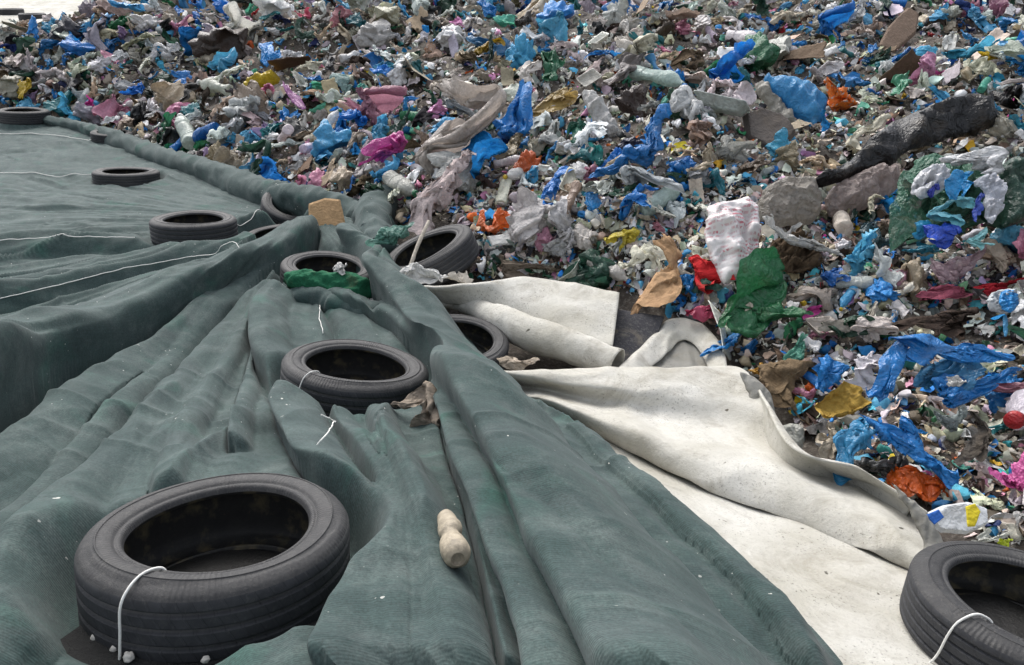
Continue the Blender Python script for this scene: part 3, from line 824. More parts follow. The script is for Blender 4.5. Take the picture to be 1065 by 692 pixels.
def loft(ctrl, nu, nv):
    """Catmull-Rom surface through a grid of points"""
    C = np.array(ctrl, float)
    a = np.stack([catmull(C[:, k], nu) for k in range(C.shape[1])], 1)
    b = np.stack([catmull(a[k], nv) for k in range(nu)], 0)
    return b
def px3(px, py, dz, hf=base_h):
    return G([(px, py)], dz, hf)[0]
cols = [  # crest, face, hollow, bulge, bottom of the folded-back sheet, left to right
 [(455, 380), (470, 392), (482, 404), (492, 420), (500, 436)],
 [(522, 385), (530, 393), (538, 401), (550, 412), (561, 424)],
 [(620, 384), (622, 403), (627, 421), (636, 441), (642, 463)],
 [(700, 385), (705, 410), (711, 438), (722, 472), (728, 508)],
 [(774, 387), (785, 420), (795, 460), (808, 496), (812, 538)],
 [(822, 464), (836, 474), (850, 492), (868, 522), (878, 565)],
 [(895, 490), (908, 503), (920, 518), (930, 553), (932, 587)],
 [(958, 530), (967, 543), (973, 556), (968, 583), (953, 597)]]
ctrl = []
for i, c in enumerate(cols):
    k = [.55, .8, .95, 1.05, 1.1, .95, .85, .7][i]
    pts = [px3(*c[0], .20 * k), px3(*c[1], .16 * k), px3(*c[2], .085 * k), px3(*c[3], .10 * k), px3(*c[4], .012)]
    back = pts[0] + np.array([.02, .09, -.05]); back2 = pts[0] + np.array([.03, .2, -.25])
    under = pts[4] + np.array([.05, .12, .012])
    ctrl.append([back2, back] + pts + [under])
S = loft(ctrl, 150, 80)
nn = S.reshape(-1, 3)
nn = nn + np.array([0, -.4, .7]) * (.010 * np.clip(1 - 5 * np.abs(n2(nn[:, 0] * 3 + nn[:, 1], nn[:, 2] * 6 + nn[:, 1] * 2, 31)), 0, 1) + .012 * n2(nn[:, 0] * 4, nn[:, 2] * 9, 3) + .006 * n2(nn[:, 0] * 14, nn[:, 2] * 14, 6) + .012 * np.clip(ridged(nn[:, 0] * 2.5, nn[:, 2] * 4, 5, 2) - .8, 0, 1))[:, None]
fo = link('folded_geotextile', mesh_np('folded_geotextile', nn, gridfaces(150, 80)), M['geo'], label='long white geotextile edge folded back into a fat roll above the flat sheet', category='geotextile')
md = fo.modifiers.new('thickness', 'SOLIDIFY'); md.thickness = .005; md.offset = -1
# open mouth at the right end of the upper band
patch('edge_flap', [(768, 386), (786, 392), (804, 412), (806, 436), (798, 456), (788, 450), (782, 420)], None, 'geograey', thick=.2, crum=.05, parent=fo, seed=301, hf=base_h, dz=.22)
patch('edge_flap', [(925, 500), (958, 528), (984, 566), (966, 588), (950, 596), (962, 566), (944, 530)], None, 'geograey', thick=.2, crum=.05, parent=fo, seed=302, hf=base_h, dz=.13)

ro = empty('rolled_geotextile', px3(560, 380, .02), label='smaller white geotextile roll with a dark underside, between the net and the waste', category='geotextile')
def thick(o, t=.006):
    md = o.modifiers.new('thickness', 'SOLIDIFY'); md.thickness = t; md.offset = 0
def under(o, parent):
    o.matrix_basis = parent.matrix_basis.inverted(); return o
def sheet(name, cols, dzs, nu, nv, mat, parent, back=None, wr=.01):
    ctrl = []
    for c in cols:
        pts = [px3(x, y, dz) for (x, y), dz in zip(c, dzs)]
        if back is not None: pts = [pts[0] + np.array(back) * 2 + np.array([0, 0, -.10]), pts[0] + np.array(back)] + pts
        ctrl.append(pts)
    S = loft(ctrl, nu, nv).reshape(-1, 3)
    S = S + np.array([0, -.4, .7]) * (wr * n2(S[:, 0] * 5, S[:, 2] * 8 + S[:, 1] * 3, 5) + .5 * wr * n2(S[:, 0] * 16, S[:, 2] * 14, 6) + .8 * wr * np.clip(1 - 5 * np.abs(n2(S[:, 0] * 4 + S[:, 1], S[:, 2] * 6, 41)), 0, 1))[:, None]
    o = under(link(name, mesh_np(name, S, gridfaces(nu, nv)), M[mat], parent), parent); thick(o); return o
sheet('sheet_flap', [[(425, 300), (432, 306), (440, 314)], [(462, 299), (470, 307), (480, 318)], [(505, 296), (512, 308), (520, 324)], [(545, 291), (556, 314), (562, 338)], [(600, 298), (604, 326), (607, 356)], [(644, 307), (641, 332), (637, 362)]], [.26, .20, .12], 70, 40, 'geo', ro, (.01, .07, -.02))
P = np.vstack([px3(a, b, dz) for a, b, dz in [(440, 308, .11), (485, 318, .11), (520, 333, .11), (560, 350, .105), (605, 366, .095), (642, 379, .085)]])
V, Fc = tube(P, np.array([.025, .045, .078, .088, .083, .080]), 36, 80, False, .007, 3)
V[:, 2] = V[:, 2] + .012 * n2(V[:, 0] * 6, V[:, 1] * 6, 2)
thick(under(link('roll', mesh_np('roll', V, Fc), M['geo'], ro), ro))
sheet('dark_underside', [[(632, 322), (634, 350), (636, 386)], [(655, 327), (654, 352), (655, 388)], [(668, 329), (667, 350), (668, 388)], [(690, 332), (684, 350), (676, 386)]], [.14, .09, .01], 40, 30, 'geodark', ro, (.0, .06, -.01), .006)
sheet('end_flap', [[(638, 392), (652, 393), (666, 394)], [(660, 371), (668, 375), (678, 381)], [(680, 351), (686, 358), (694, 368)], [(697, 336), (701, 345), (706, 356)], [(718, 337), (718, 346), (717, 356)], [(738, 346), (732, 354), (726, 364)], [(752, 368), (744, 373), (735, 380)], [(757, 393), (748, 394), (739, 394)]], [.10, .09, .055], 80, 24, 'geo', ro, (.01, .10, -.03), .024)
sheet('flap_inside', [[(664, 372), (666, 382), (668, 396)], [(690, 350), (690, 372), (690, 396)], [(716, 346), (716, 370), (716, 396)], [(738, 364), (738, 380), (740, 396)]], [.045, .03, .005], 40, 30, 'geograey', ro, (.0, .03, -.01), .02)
# ------------------------------------------------------------------ twine
def twine(pts, label, rad=.0035, group=None, seg=160, hf=None, jit=.004):
    P = np.array(pts, float)
    P = catmull(P, seg); P = P + jit * np.stack([n2(P[:, 0] * 20, P[:, 1] * 20, 1), n2(P[:, 0] * 20, P[:, 1] * 20, 2), n2(P[:, 0] * 20, P[:, 2] * 20, 3)], -1)
    V, Fc = tube(P, rad * .5, 7)
    return link('twine', mesh_np('twine', V, Fc), M['string'], None, label=label, category='twine', group=group)
def on_tyre(k, rads):
    e, Rr, wf = TYO[k]; mw = e.matrix_basis
    return [np.array(mw @ Vector((r * math.cos(a), r * math.sin(a), z))) for r, a, z in rads]
def netpt(px, py, lift=.008):
    return G([(px, py)], lift, NET)[0]
def ang_of(k, px, py):
    """angle on the upper rim of tyre k seen at a pixel column/row"""
    e, Rr, wf = TYO[k]; best = None
    for a in np.linspace(0, 2 * math.pi, 361):
        lo = np.array(e.matrix_basis @ Vector((.99 * math.cos(a), .99 * math.sin(a), .2)))
        x, y, D = proj(lo); s_ = (x - px) ** 2 + (y - py) ** 2
        if best is None or s_ < best[0]: best = (s_, a)
    return best[1]
def pxline(p, n=46):
    return [tuple(q) for q in catmull(np.array(p, float), n)]
def taut(p, n=16):
    A = np.array([netpt(x, y, .015) for x, y in p])
    Q = np.vstack([A[k] + (A[k + 1] - A[k]) * np.linspace(0, 1, n, endpoint=False)[:, None] for k in range(len(A) - 1)] + [A[-1:]])
    zt = NET(Q[:, 0], Q[:, 1]) + .010
    for _ in range(2): zt = np.maximum(zt, .5 * (np.roll(zt, 1) + np.roll(zt, -1))) if len(zt) > 4 else zt
    zt[0], zt[-1] = Q[0, 2], Q[-1, 2]
    Q[:, 2] = np.maximum(Q[:, 2], zt); return Q
a = ang_of(0, 142, 590)
tp = on_tyre(0, [(.72, a + .10, .20), (.70, a + .06, .285), (.74, a + .02, .318), (.86, a, .335), (.965, a - .02, .29), (1.035, a - .03, .20), (1.045, a - .04, 0), (1.05, a - .07, -.2), (1.07, a - .10, -.30)])
twine(tp, 'white twine looped over the rim of the nearest tyre', .0055, 'white twine tied to the tyres')
kn = on_tyre(0, [(1.05, a - .10, -.28)])[0]
rk = random.Random(5)
kp = [kn + np.array([rk.uniform(-.045, .045), rk.uniform(-.05, .02), rk.uniform(-.02, .035)]) for _ in range(13)]
twine(kp, 'tangled white twine knot on the ground at the foot of the nearest tyre', .0045, 'white twine tied to the tyres', 120)
a = ang_of(1, 318, 392)
twine(on_tyre(1, [(.70, a + .03, .25), (.74, a + .02, .325), (.87, a, .34), (.98, a - .02, .26), (1.04, a - .03, .05), (1.04, a - .04, -.1)]), 'short white twine hanging over the left of the tyre with rags', .005, 'white twine tied to the tyres')
a = ang_of(11, 1008, 640)
twine(on_tyre(11, [(.72, a + .14, .24), (.71, a + .1, .30), (.76, a + .05, .33), (.88, a, .345), (.985, a - .03, .27), (1.04, a - .05, .1), (1.045, a - .08, -.15), (1.07, a - .12, -.3)]), 'white twine over the tyre on the white geotextile', .0055, 'white twine tied to the tyres')
twine(taut([(334, 432), (342, 435), (349, 438), (343, 448), (334, 458), (326, 469), (320, 482), (317, 494)]), 'bent white twine between the nearest tyre and the tyre with rags', .0045, 'white twine lying on the net')
twine(taut([(333, 312), (332, 330), (336, 347)]), 'short white twine hanging below the green net bag', .0045, 'white twine lying on the net')
twine(taut([(-80, 329), (0, 311), (60, 297), (130, 279), (200, 267), (252, 262)]), 'long white twine running up the net to the covered tyre', .0055, 'white twine lying on the net', 90)
twine(taut([(-90, 255), (0, 250), (70, 246), (140, 247)]), 'long white twine straight across the net to the lone tyre', .006, 'white twine lying on the net', 80)
twine(taut([(-60, 176), (0, 180), (60, 184), (108, 182)]), 'pale twine across the far net to the tyre below the twisted hem', .007, 'white twine lying on the net', 60)
twine(taut([(-60, 136), (0, 139), (50, 140), (100, 147)]), 'pale twine across the far net just below the corner tyre', .008, 'white twine lying on the net', 60)
twine(taut([(245, 238), (262, 228), (290, 224), (318, 222)]), 'pale twine loop across the gathered net behind the covered tyre', .006, 'white twine lying on the net', 60)
# stick in the leaning tyre
P = np.array([CAM + raydir(np.array([x]), np.array([y]))[0] * D for x, y, D in [(427, 277, 4.50), (435, 254, 4.55), (446, 230, 4.62)]])
V, Fc = tube(P, np.array([.013, .012, .011]), 10, 30, True, .004, 2)
link('stick', mesh_np('stick', V, Fc), flatmat('weathered_wood', (.45, .40, .33), .85, 50, .35), None, label='pale wooden stick standing in the leaning tyre', category='stick')

# ------------------------------------------------------------------ named pieces of waste
WH, CRM, BEI, BRN, DBR, GRY, DGR, BLK = (.62, .61, .58), (.5, .45, .36), (.36, .29, .21), (.13, .09, .06), (.055, .04, .032), (.26, .255, .24), (.075, .075, .075), (.02, .02, .022)
BLU, LBL, NAV, TEA, GRN, DGN, MINT = (.018, .21, .56), (.10, .42, .68), (.015, .03, .12), (.03, .21, .24), (.03, .19, .085), (.03, .085, .055), (.12, .42, .30)
PNK, MAG, RED, ORG, YEL, LIL, CYA = (.60, .25, .36), (.55, .06, .28), (.45, .025, .03), (.72, .14, .02), (.62, .43, .03), (.42, .30, .48), (.10, .52, .66)
FOLD_KEYS = ('pleated', 'large dark green', 'dry brown rags', 'ragged clump', 'fibrous clump', 'sheet piece', 'sheet corner', 'beige rag tucked', 'crumpled orange', 'crumpled yellow', 'brown wrapping', 'flat red', 'orange yellow wrapper', 'blue bag scrap', 'spotted wrapper', 'mustard', 'cream rag', 'dark grey bag between', 'bright pink',
  'flat white wrapper', 'white crumpled', 'dark red cloth', 'pale pink see', 'rose pink', 'crimson', 'film inside', 'scrap at the', 'film strip at', 'film knot', 'film scrap hanging', 'film corner', 'spilling', 'cream paper knot', 'petrol', 'blue bag right of the large',
  'grey bag left of the dark', 'whitish', 'navy', 'dark green bag under', 'vivid', 'small blue', 'orange red', 'bright blue', 'greyish beige', 'pinkish print', 'violet pink', 'upright', 'white tapering', 'far left', 'small black', 'pale aqua', 'hot pink', 'raspberry', 'steel', 'green see-through bag above',
  'cloudy grey', 'grey beige', 'flat bag above', 'cyan blue', 'light blue bag behind', 'teal blue', 'grey brown rag', 'cream foam', 'tan ochre', 'torn mint', 'pale green see', 'white scrap', 'film folded')
def H(name, outline, col, mat, label, cat, land=None, **kw):
    if any(k in label for k in FOLD_KEYS): return HF(name, outline, col, mat, label, cat, land or label, **kw)
    kw.setdefault('seed', len(HERO) * 3 + 7)
    return patch(name, outline, col, mat, label, cat, land=land or label, **kw)
def HF(name, outline, col, mat, label, cat, land, D=None, dz=.10, tilt=52, seed=None, hf=None, parent=None, **kw):
    """a crumpled sheet of the size and lie of the outline"""
    P = np.array(outline, float); seed = len(HERO) * 3 + 7 if seed is None else seed
    cx, cy = P.mean(0)
    if D is None:
        yb = .65 * P[:, 1].max() + .35 * cy
        D = (march(np.array([cx]), np.array([min(yb, 690)]), hf or full_h)[0] - CAM) @ FW - dz
    C = CAM + raydir(np.array([cx]), np.array([cy]))[0] * D
    t = R(tilt); e2 = np.array([0, math.cos(t), math.sin(t)]); e3 = np.array([0, -math.sin(t), math.cos(t)])
    d = raydir(P[:, 0], P[:, 1]); W_ = CAM + d * (((C - CAM) @ e3) / (d @ e3))[:, None] - C
    L = np.stack([W_ @ RT, W_ @ e2], -1); L0 = L.mean(0); ev = np.linalg.eigh(np.cov((L - L0).T))[1][:, ::-1]
    q = (L - L0) @ ev; hx, hy = np.ptp(q[:, 0]) / 2, np.ptp(q[:, 1]) / 2; q0 = (q.max(0) + q.min(0)) / 2
    soft = .12 if mat == 'cloth' else .06
    soft = .03 if mat == 'paper' else soft
    V, Fq = fold_sheet(54, 8 if mat != 'cloth' else 6, seed * 7 + 3, soft, .85)
    V = V / (np.abs(V).max(0) + 1e-9); V = V - V.mean(0) * np.array([1, 1, 0])
    ax = RT * ev[0, 0] + e2 * ev[1, 0]; ay = RT * ev[0, 1] + e2 * ev[1, 1]; az = np.cross(ax, ay); 
    if az @ e3 < 0: ay = -ay; az = -az
    me = mesh_np(name, V * np.array([hx, hy, min(hx, hy) * .5]) * 1.10, Fq)
    ob = link(name, me, M[mat], parent, label=label, category=cat)
    m = Matrix(((ax[0], ay[0], az[0], C[0]), (ax[1], ay[1], az[1], C[1]), (ax[2], ay[2], az[2], C[2]), (0, 0, 0, 1)))
    ob.matrix_basis = m if parent is None else parent.matrix_basis.inverted() @ m
    if col is not None: ob.color = (*col, 1)
    HERO.append((P, land)); return ob
BAGD = float((TYW[3] - CAM) @ FW) - .27
# on the net
p0 = netpt(463, 533, .022); p1 = netpt(477, 584, .022); ax_ = p1 - p0; L_ = np.linalg.norm(ax_); ax_ /= L_
V, Fq = lathe(catmull([(.0, 0), (.10, .0), (.15, .04), (.17, .12), (.19, .24), (.21, .34), (.20, .44), (.155, .50), (.19, .58), (.235, .70), (.24, .85), (.21, .95), (.12, 1.0), (.10, .97), (0, .965)], 60), 40)
V[:, :2] *= (1 + .16 * noise3(V * 3.1 + 4) + .05 * noise3(V * 9))[:, None]; V = V * L_ * np.array([.56, .56, .92])
yv = np.cross([0, 0, 1.0], ax_); yv /= np.linalg.norm(yv); zv = np.cross(ax_, yv)
W_ = p0 + np.array([0, 0, -.006]) + V[:, 2:3] * ax_ + V[:, 0:1] * yv + V[:, 1:2] * zv
link('plastic_bottle', mesh_np('plastic_bottle', W_, Fq), M['foam'], label='dirty yellowed bottle pinched in the middle, lying alone on the net', category='bottle')
H('rag', [(402, 432), (420, 416), (436, 402), (448, 386), (458, 380), (456, 398), (462, 420), (472, 448), (474, 470), (458, 468), (440, 458), (420, 454), (425, 442)], (.30, .25, .20), 'cloth', 'tangle of dry brown rags hanging beside the tyre on the net', 'rag', hf=base_h, dz=.16, thick=.30, crum=.34, freq=1.7, D=2.66)
H('net_bag', [(293, 286), (312, 281), (345, 283), (368, 286), (388, 294), (390, 308), (378, 318), (352, 314), (325, 308), (300, 302)], (.022, .12, .062), 'cloth', 'crumpled bright green net bag over the front of a tyre', 'net bag', hf=base_h, dz=.2, thick=.5, crum=.09, D=BAGD)
H('cardboard_piece', [(321, 212), (338, 206), (354, 208), (360, 236), (344, 242), (328, 240), (321, 228)], (.42, .27, .14), 'paper', 'torn brown cardboard piece standing at the gather of the net', 'cardboard', hf=base_h, D=5.7, thick=.06, crum=.05, tilt=65, freq=.6, flat=True)
H('plastic_scrap', [(344, 278), (352, 270), (361, 276), (360, 284), (348, 285)], WH, 'plastic', 'small white scrap on top of the green net bag', 'plastic scrap', hf=base_h, D=BAGD - .05)
H('plastic_scrap', [(378, 312), (386, 310), (390, 322), (388, 330), (380, 326)], WH, 'plastic', 'small white scrap at the right end of the green net bag', 'plastic scrap', hf=base_h, D=BAGD - .1)
H('plastic_sheet', [(408, 282), (420, 274), (445, 268), (456, 278), (466, 290), (455, 299), (430, 298), (412, 292)], WH, 'cloth', 'dirty white sheet piece crumpled in front of the leaning tyre', 'plastic sheet', hf=base_h, D=4.3, crum=.10, thick=.22, freq=.8)
H('plastic_sheet', [(464, 292), (472, 279), (486, 285), (496, 296), (478, 300)], (.5, .46, .40), 'cloth', 'small cream sheet corner above the white geotextile roll', 'plastic sheet', hf=base_h, D=4.3)
H('plastic_bag', [(384, 250), (392, 238), (408, 232), (424, 236), (436, 240), (420, 250), (404, 262), (390, 262)], (.16, .36, .29), 'clear', 'pale green see-through bag on the left rim of the leaning tyre', 'plastic bag', hf=base_h, D=4.75)
H('rag', [(518, 378), (528, 368), (548, 368), (560, 376), (552, 384), (530, 385)], (.45, .38, .30), 'cloth', 'beige rag tucked under the end of the white roll', 'rag', hf=base_h, D=3.62)
# foot of the heap, left to right
H('plastic_bag', [(492, 240), (500, 222), (514, 216), (530, 222), (534, 240), (522, 248), (505, 246)], ORG, 'plastic', 'crumpled orange bag right of the leaning tyre', 'plastic bag', land='orange bag')
H('carton', [(506, 246), (530, 243), (533, 254), (512, 257)], WH, 'paper', 'small white carton under the orange bag', 'carton', thick=.15, crum=.03, flat=True)
H('plastic_bag', [(628, 246), (636, 236), (652, 235), (666, 238), (664, 250), (652, 258), (634, 258)], (.62, .50, .05), 'plastic', 'crumpled yellow bag above the brown wrapping paper', 'plastic bag', land='yellow bag')
H('wrapping_paper', [(655, 305), (672, 296), (684, 286), (690, 272), (680, 256), (690, 246), (706, 240), (724, 246), (728, 262), (722, 280), (708, 290), (698, 312), (702, 328), (684, 332), (676, 318), (664, 318)], (.42, .26, .14), 'paper', 'large crumpled brown wrapping paper left of the printed sack', 'paper', land='brown paper', crum=.26, thick=.18, freq=1.7)
def printed_mat():
    m, nt, bs = newmat('red_printed_plastic'); oc = objco(nt)
    s = nt.nodes.new('ShaderNodeSeparateXYZ'); nt.links.new(oc, s.inputs[0])
    w = nt.nodes.new('ShaderNodeTexWave'); w.bands_direction = 'Y'; w.inputs['Scale'].default_value = 13; w.inputs['Distortion'].default_value = 1.2; w.inputs['Detail'].default_value = 1; nt.links.new(oc, w.inputs['Vector'])
    rows = ramp(nt, w.outputs['Fac'], .45, .6)
    mp = nt.nodes.new('ShaderNodeMapping'); mp.inputs['Scale'].default_value = (1, .25, .2); nt.links.new(oc, mp.inputs['Vector'])
    le = ramp(nt, noise_n(nt, mp.outputs[0], 110, 2, .5), .42, .47)
    bl = ramp(nt, noise_n(nt, oc, 10, 4, .6), .40, .62)
    x = nt.nodes.new('ShaderNodeMath'); x.operation = 'MULTIPLY'; nt.links.new(rows, x.inputs[0]); nt.links.new(le, x.inputs[1])
    x2 = nt.nodes.new('ShaderNodeMath'); x2.operation = 'MULTIPLY'; nt.links.new(x.outputs[0], x2.inputs[0]); nt.links.new(bl, x2.inputs[1])
    c = mixc(nt, x2.outputs[0], (.66, .63, .62), (.48, .15, .18)); nt.links.new(c, bs.inputs['Base Color']); bs.inputs['Roughness'].default_value = .4
    bump(nt, bs, noise_n(nt, oc, 26, 4, .6), .4, .01); return m
M['printed'] = printed_mat()
sk = H('printed_sack', [(737, 212), (755, 208), (778, 206), (788, 212), (790, 240), (788, 268), (792, 282), (770, 288), (752, 298), (744, 280), (735, 258), (733, 235)], None, 'printed', 'white plastic sack with rows of red print standing in the waste', 'sack', land='printed sack', thick=.3, crum=.13, tilt=58, freq=1.2)
H('plastic_bag', [(752, 300), (760, 286), (776, 276), (796, 283), (826, 284), (846, 291), (842, 316), (828, 342), (814, 356), (796, 366), (776, 358), (762, 345), (754, 330), (768, 324), (784, 318), (770, 306)], (.028, .16, .062), 'plastic', 'large dark green bag hanging open below the printed sack', 'plastic bag', land='large green bag', crum=.10, thick=.34, res=60)
H('plastic_scrap', [(772, 324), (778, 312), (785, 316), (784, 327), (776, 330)], CRM, 'paper', 'cream scrap in the mouth of the large green bag', 'plastic scrap', dz=.22)
H('plastic_scrap', [(752, 318), (760, 308), (772, 313), (768, 324), (757, 325)], (.5, .36, .24), 'paper', 'tan scrap left of the mouth of the large green bag', 'plastic scrap', dz=.2)
H('plastic_film', [(802, 382), (814, 362), (832, 348), (846, 352), (838, 372), (826, 390), (810, 392)], (.11, .36, .26), 'clear', 'torn mint green film below the large green bag', 'plastic film', land='mint film')
H('plastic_bag', [(714, 318), (730, 312), (750, 316), (752, 330), (732, 334), (716, 331)], (.42, .05, .11), 'plastic', 'flat red bag left of the large green bag', 'plastic bag', land='flat red bag')
H('plastic_bag', [(780, 376), (792, 374), (806, 382), (808, 394), (794, 396), (784, 388)], (.62, .33, .05), 'plastic', 'small orange yellow wrapper right of the fat white roll', 'wrapper', land='small orange wrapper')
# big blue bag with two straps
bb = empty('plastic_bag', G([(950, 460)], .1, full_h)[0], label='big torn bright blue bag with two long straps hanging down', category='plastic bag')
for nm_, ol, sd_, dd in (('bag_body', [(900, 424), (908, 392), (920, 362), (944, 352), (952, 372), (940, 398), (926, 430)], 1, 2.82),
                     ('bag_body', [(930, 362), (950, 346), (1000, 344), (1050, 358), (1068, 378), (1040, 384), (990, 370), (950, 374)], 2, 2.84),
                     ('bag_body', [(940, 418), (956, 398), (1000, 402), (1040, 378), (1054, 392), (1024, 420), (980, 432)], 3, 2.80),
                     ('strap', [(898, 414), (930, 416), (968, 444), (992, 470), (1006, 518), (982, 524), (958, 490), (930, 456), (902, 436)], 4, 2.72),
                     ('strap', [(894, 420), (924, 428), (912, 456), (890, 496), (856, 490), (872, 458)], 5, 2.70)):
    HF(nm_, ol, (.016, .19, .52) if sd_ < 5 else (.03, .22, .42), 'plastic', None, None, 'big torn blue bag', D=dd, seed=60 + sd_, tilt=50, parent=bb)
H('plastic_scrap', [(984, 396), (994, 390), (1006, 397), (1002, 404), (988, 403)], WH, 'plastic', 'white scrap lying inside the big torn blue bag', 'plastic scrap', D=2.72)
H('plastic_film', [(948, 392), (956, 374), (985, 368), (1014, 372), (1022, 388), (1004, 406), (970, 410), (954, 406)], (.06, .25, .46), 'film', 'pale blue film folded inside the big torn blue bag', 'plastic film', D=2.84, crum=.2, freq=1.5)
H('plastic_bag', [(840, 384), (856, 378), (870, 368), (880, 374), (882, 396), (866, 404), (848, 400)], BLU, 'plastic', 'blue bag scrap left of the white spotted wrapper', 'plastic bag', land='blue scrap')
H('wrapper', [(883, 364), (905, 358), (920, 362), (914, 388), (902, 404), (884, 402)], (.60, .57, .60), 'spotted', 'white spotted wrapper left of the big torn blue bag', 'wrapper', thick=.2, crum=.06)
H('rag', [(852, 418), (862, 408), (880, 405), (900, 410), (896, 428), (884, 444), (868, 436), (856, 432)], (.46, .30, .07), 'cloth', 'mustard yellow rag under the white spotted wrapper', 'rag', land='mustard rag')
H('rag', [(852, 440), (866, 436), (880, 446), (876, 470), (862, 480), (850, 468)], (.46, .40, .31), 'cloth', 'cream rag below the mustard yellow rag', 'rag')
H('cup', [(806, 446), (820, 440), (836, 444), (836, 466), (826, 474), (808, 470)], (.40, .40, .35), 'plastic', 'crushed grey white tub right of the fat white roll', 'tub', thick=.5, crum=.06)
H('plastic_bag', [(884, 492), (900, 470), (920, 458), (938, 462), (956, 486), (958, 506), (934, 504), (906, 500)], DGR, 'plastic', 'dark grey bag between the two blue straps', 'plastic bag', land='dark grey bag')
H('plastic_bag', [(1026, 490), (1040, 478), (1065, 474), (1090, 480), (1085, 512), (1060, 520), (1034, 514)], (.62, .12, .34), 'plastic', 'bright pink bag at the right end above the tyre', 'plastic bag', land='bright pink bag')
pk = H('milk_carton', [(958, 536), (980, 526), (1006, 522), (1024, 528), (1026, 546), (1004, 556), (978, 554)], (.6, .62, .64), 'paper', 'white carton with blue and yellow print above the right tyre', 'carton', D=2.36, thick=.3, crum=.03, flat=True)
patch('print_panel', [(1004, 527), (1014, 524), (1020, 532), (1014, 548), (1006, 548)], (.62, .5, .03), 'paper', parent=pk, D=2.27, thick=.08, crum=.03, flat=True, seed=5, label='yellow print')
patch('print_panel', [(962, 536), (976, 530), (982, 538), (972, 546)], (.03, .12, .42), 'paper', parent=pk, D=2.27, thick=.08, crum=.03, flat=True, seed=6, label='blue print')
H('plastic_wrapper', [(1000, 560), (1020, 552), (1050, 548), (1056, 560), (1030, 570), (1008, 572)], (.6, .61, .55), 'plastic', 'flat white wrapper right above the tyre on geotextile', 'wrapper', D=2.3)
H('plastic_scrap', [(1036, 566), (1042, 560), (1052, 560), (1054, 570), (1042, 573)], (.42, .5, .02), 'plastic', 'lime yellow scrap beside the flat white wrapper', 'plastic scrap', D=2.25, thick=.5, crum=.02)
H('plastic_sheet', [(1040, 545), (1052, 532), (1075, 530), (1090, 548), (1080, 566), (1056, 562)], WH, 'plastic', 'white crumpled plastic at the right end above the tyre', 'plastic sheet', D=2.42)
# right side, middle height
H('plastic_bag', [(1012, 306), (1022, 290), (1036, 284), (1050, 286), (1064, 294), (1062, 308), (1040, 304), (1022, 310)], (.34, .02, .03), 'cloth', 'dark red cloth piece above the blue balloon', 'cloth', land='dark red cloth')
bl = empty('balloon', G([(1044, 320)], .1, full_h)[0], label='deflated blue and white balloon on a blue ribbon', category='balloon')
patch('balloon_skin', [(1024, 314), (1030, 304), (1046, 300), (1060, 308), (1058, 322), (1046, 328), (1030, 324)], (.55, .58, .6), 'plastic', parent=bl, D=3.0, thick=.3, crum=.20, freq=1.5, seed=3)
patch('balloon_patch', [(1036, 310), (1046, 299), (1058, 306), (1060, 318), (1050, 328), (1042, 322)], (.03, .28, .65), 'plastic', parent=bl, D=2.96, thick=.3, crum=.18, freq=1.5, seed=4)
patch('ribbon', [(1042, 326), (1047, 326), (1049, 340), (1048, 352), (1043, 352), (1044, 340)], (.05, .25, .45), 'plastic', parent=bl, D=2.95, thick=.2, crum=.04, seed=9)
HERO.append((np.array([(1024, 314), (1046, 298), (1060, 310), (1050, 350), (1040, 350)], float), 'blue balloon'))
H('plastic_bag', [(950, 296), (962, 274), (984, 262), (1004, 258), (1020, 268), (1026, 282), (1010, 292), (984, 294), (966, 302)], (.58, .42, .46), 'clear', 'pale pink see-through bag under the open green sack', 'plastic bag', land='pale pink bag')
H('plastic_bag', [(920, 282), (932, 274), (946, 280), (948, 292), (932, 297), (922, 292)], (.55, .28, .36), 'plastic', 'small rose pink bag left of the pale pink bag', 'plastic bag')
H('rag', [(950, 302), (974, 296), (1004, 294), (1012, 304), (992, 312), (962, 312)], (.34, .09, .13), 'cloth', 'crimson rag under the pale pink bag', 'rag')
H('rag', [(922, 342), (940, 324), (970, 314), (1006, 312), (1030, 322), (1040, 338), (1012, 344), (976, 348), (946, 354)], (.07, .05, .04), 'cloth', 'dark brown fibrous clump above the big torn blue bag', 'rag', land='dark brown clump', crum=.3, freq=1.6)
# open green sack with blue contents
H('sack', [(926, 200), (932, 176), (948, 160), (975, 164), (1010, 158), (1040, 156), (1062, 168), (1060, 206), (1044, 236), (1024, 254), (990, 262), (960, 258), (942, 244), (932, 226)], (.07, .20, .13), 'clear', 'large see-through green sack burst open and full of bright blue film', 'sack', land='burst green sack', D=3.92, thick=.30, crum=.12)
H('plastic_bag', [(980, 160), (1000, 152), (1030, 150), (1060, 158), (1056, 176), (1024, 182), (992, 176)], (.74, .74, .74), 'plastic', 'white film spilling over the top of the burst green sack', 'plastic film', D=3.70)
H('plastic_film', [(1036, 178), (1050, 166), (1075, 168), (1080, 220), (1062, 232), (1040, 240), (1046, 210)], (.03, .085, .06), 'film', 'dark green flap at the right side of the burst sack', 'plastic film', D=3.7)
def F_(ol, col, mat, lab, D, **kw):
    H('plastic_film', ol, col, mat, lab, 'plastic film', D=D, crum=.22, freq=1.7, thick=.28, **kw)
F_([(950, 226), (956, 214), (972, 208), (984, 200), (1000, 206), (1018, 202), (1012, 222), (1002, 238), (988, 232), (970, 236)], (.24, .64, .74), 'plastic', 'light cyan film inside the burst green sack', 3.64)
F_([(946, 196), (956, 178), (974, 172), (990, 182), (984, 198), (966, 204), (954, 210)], (.72, .73, .76), 'plastic', 'white film on the left inside the burst green sack', 3.66)
F_([(980, 200), (988, 184), (998, 168), (1008, 180), (1018, 190), (1008, 200), (994, 206)], (.02, .27, .58), 'plastic', 'mid blue film scrap at the top inside the burst green sack', 3.58)
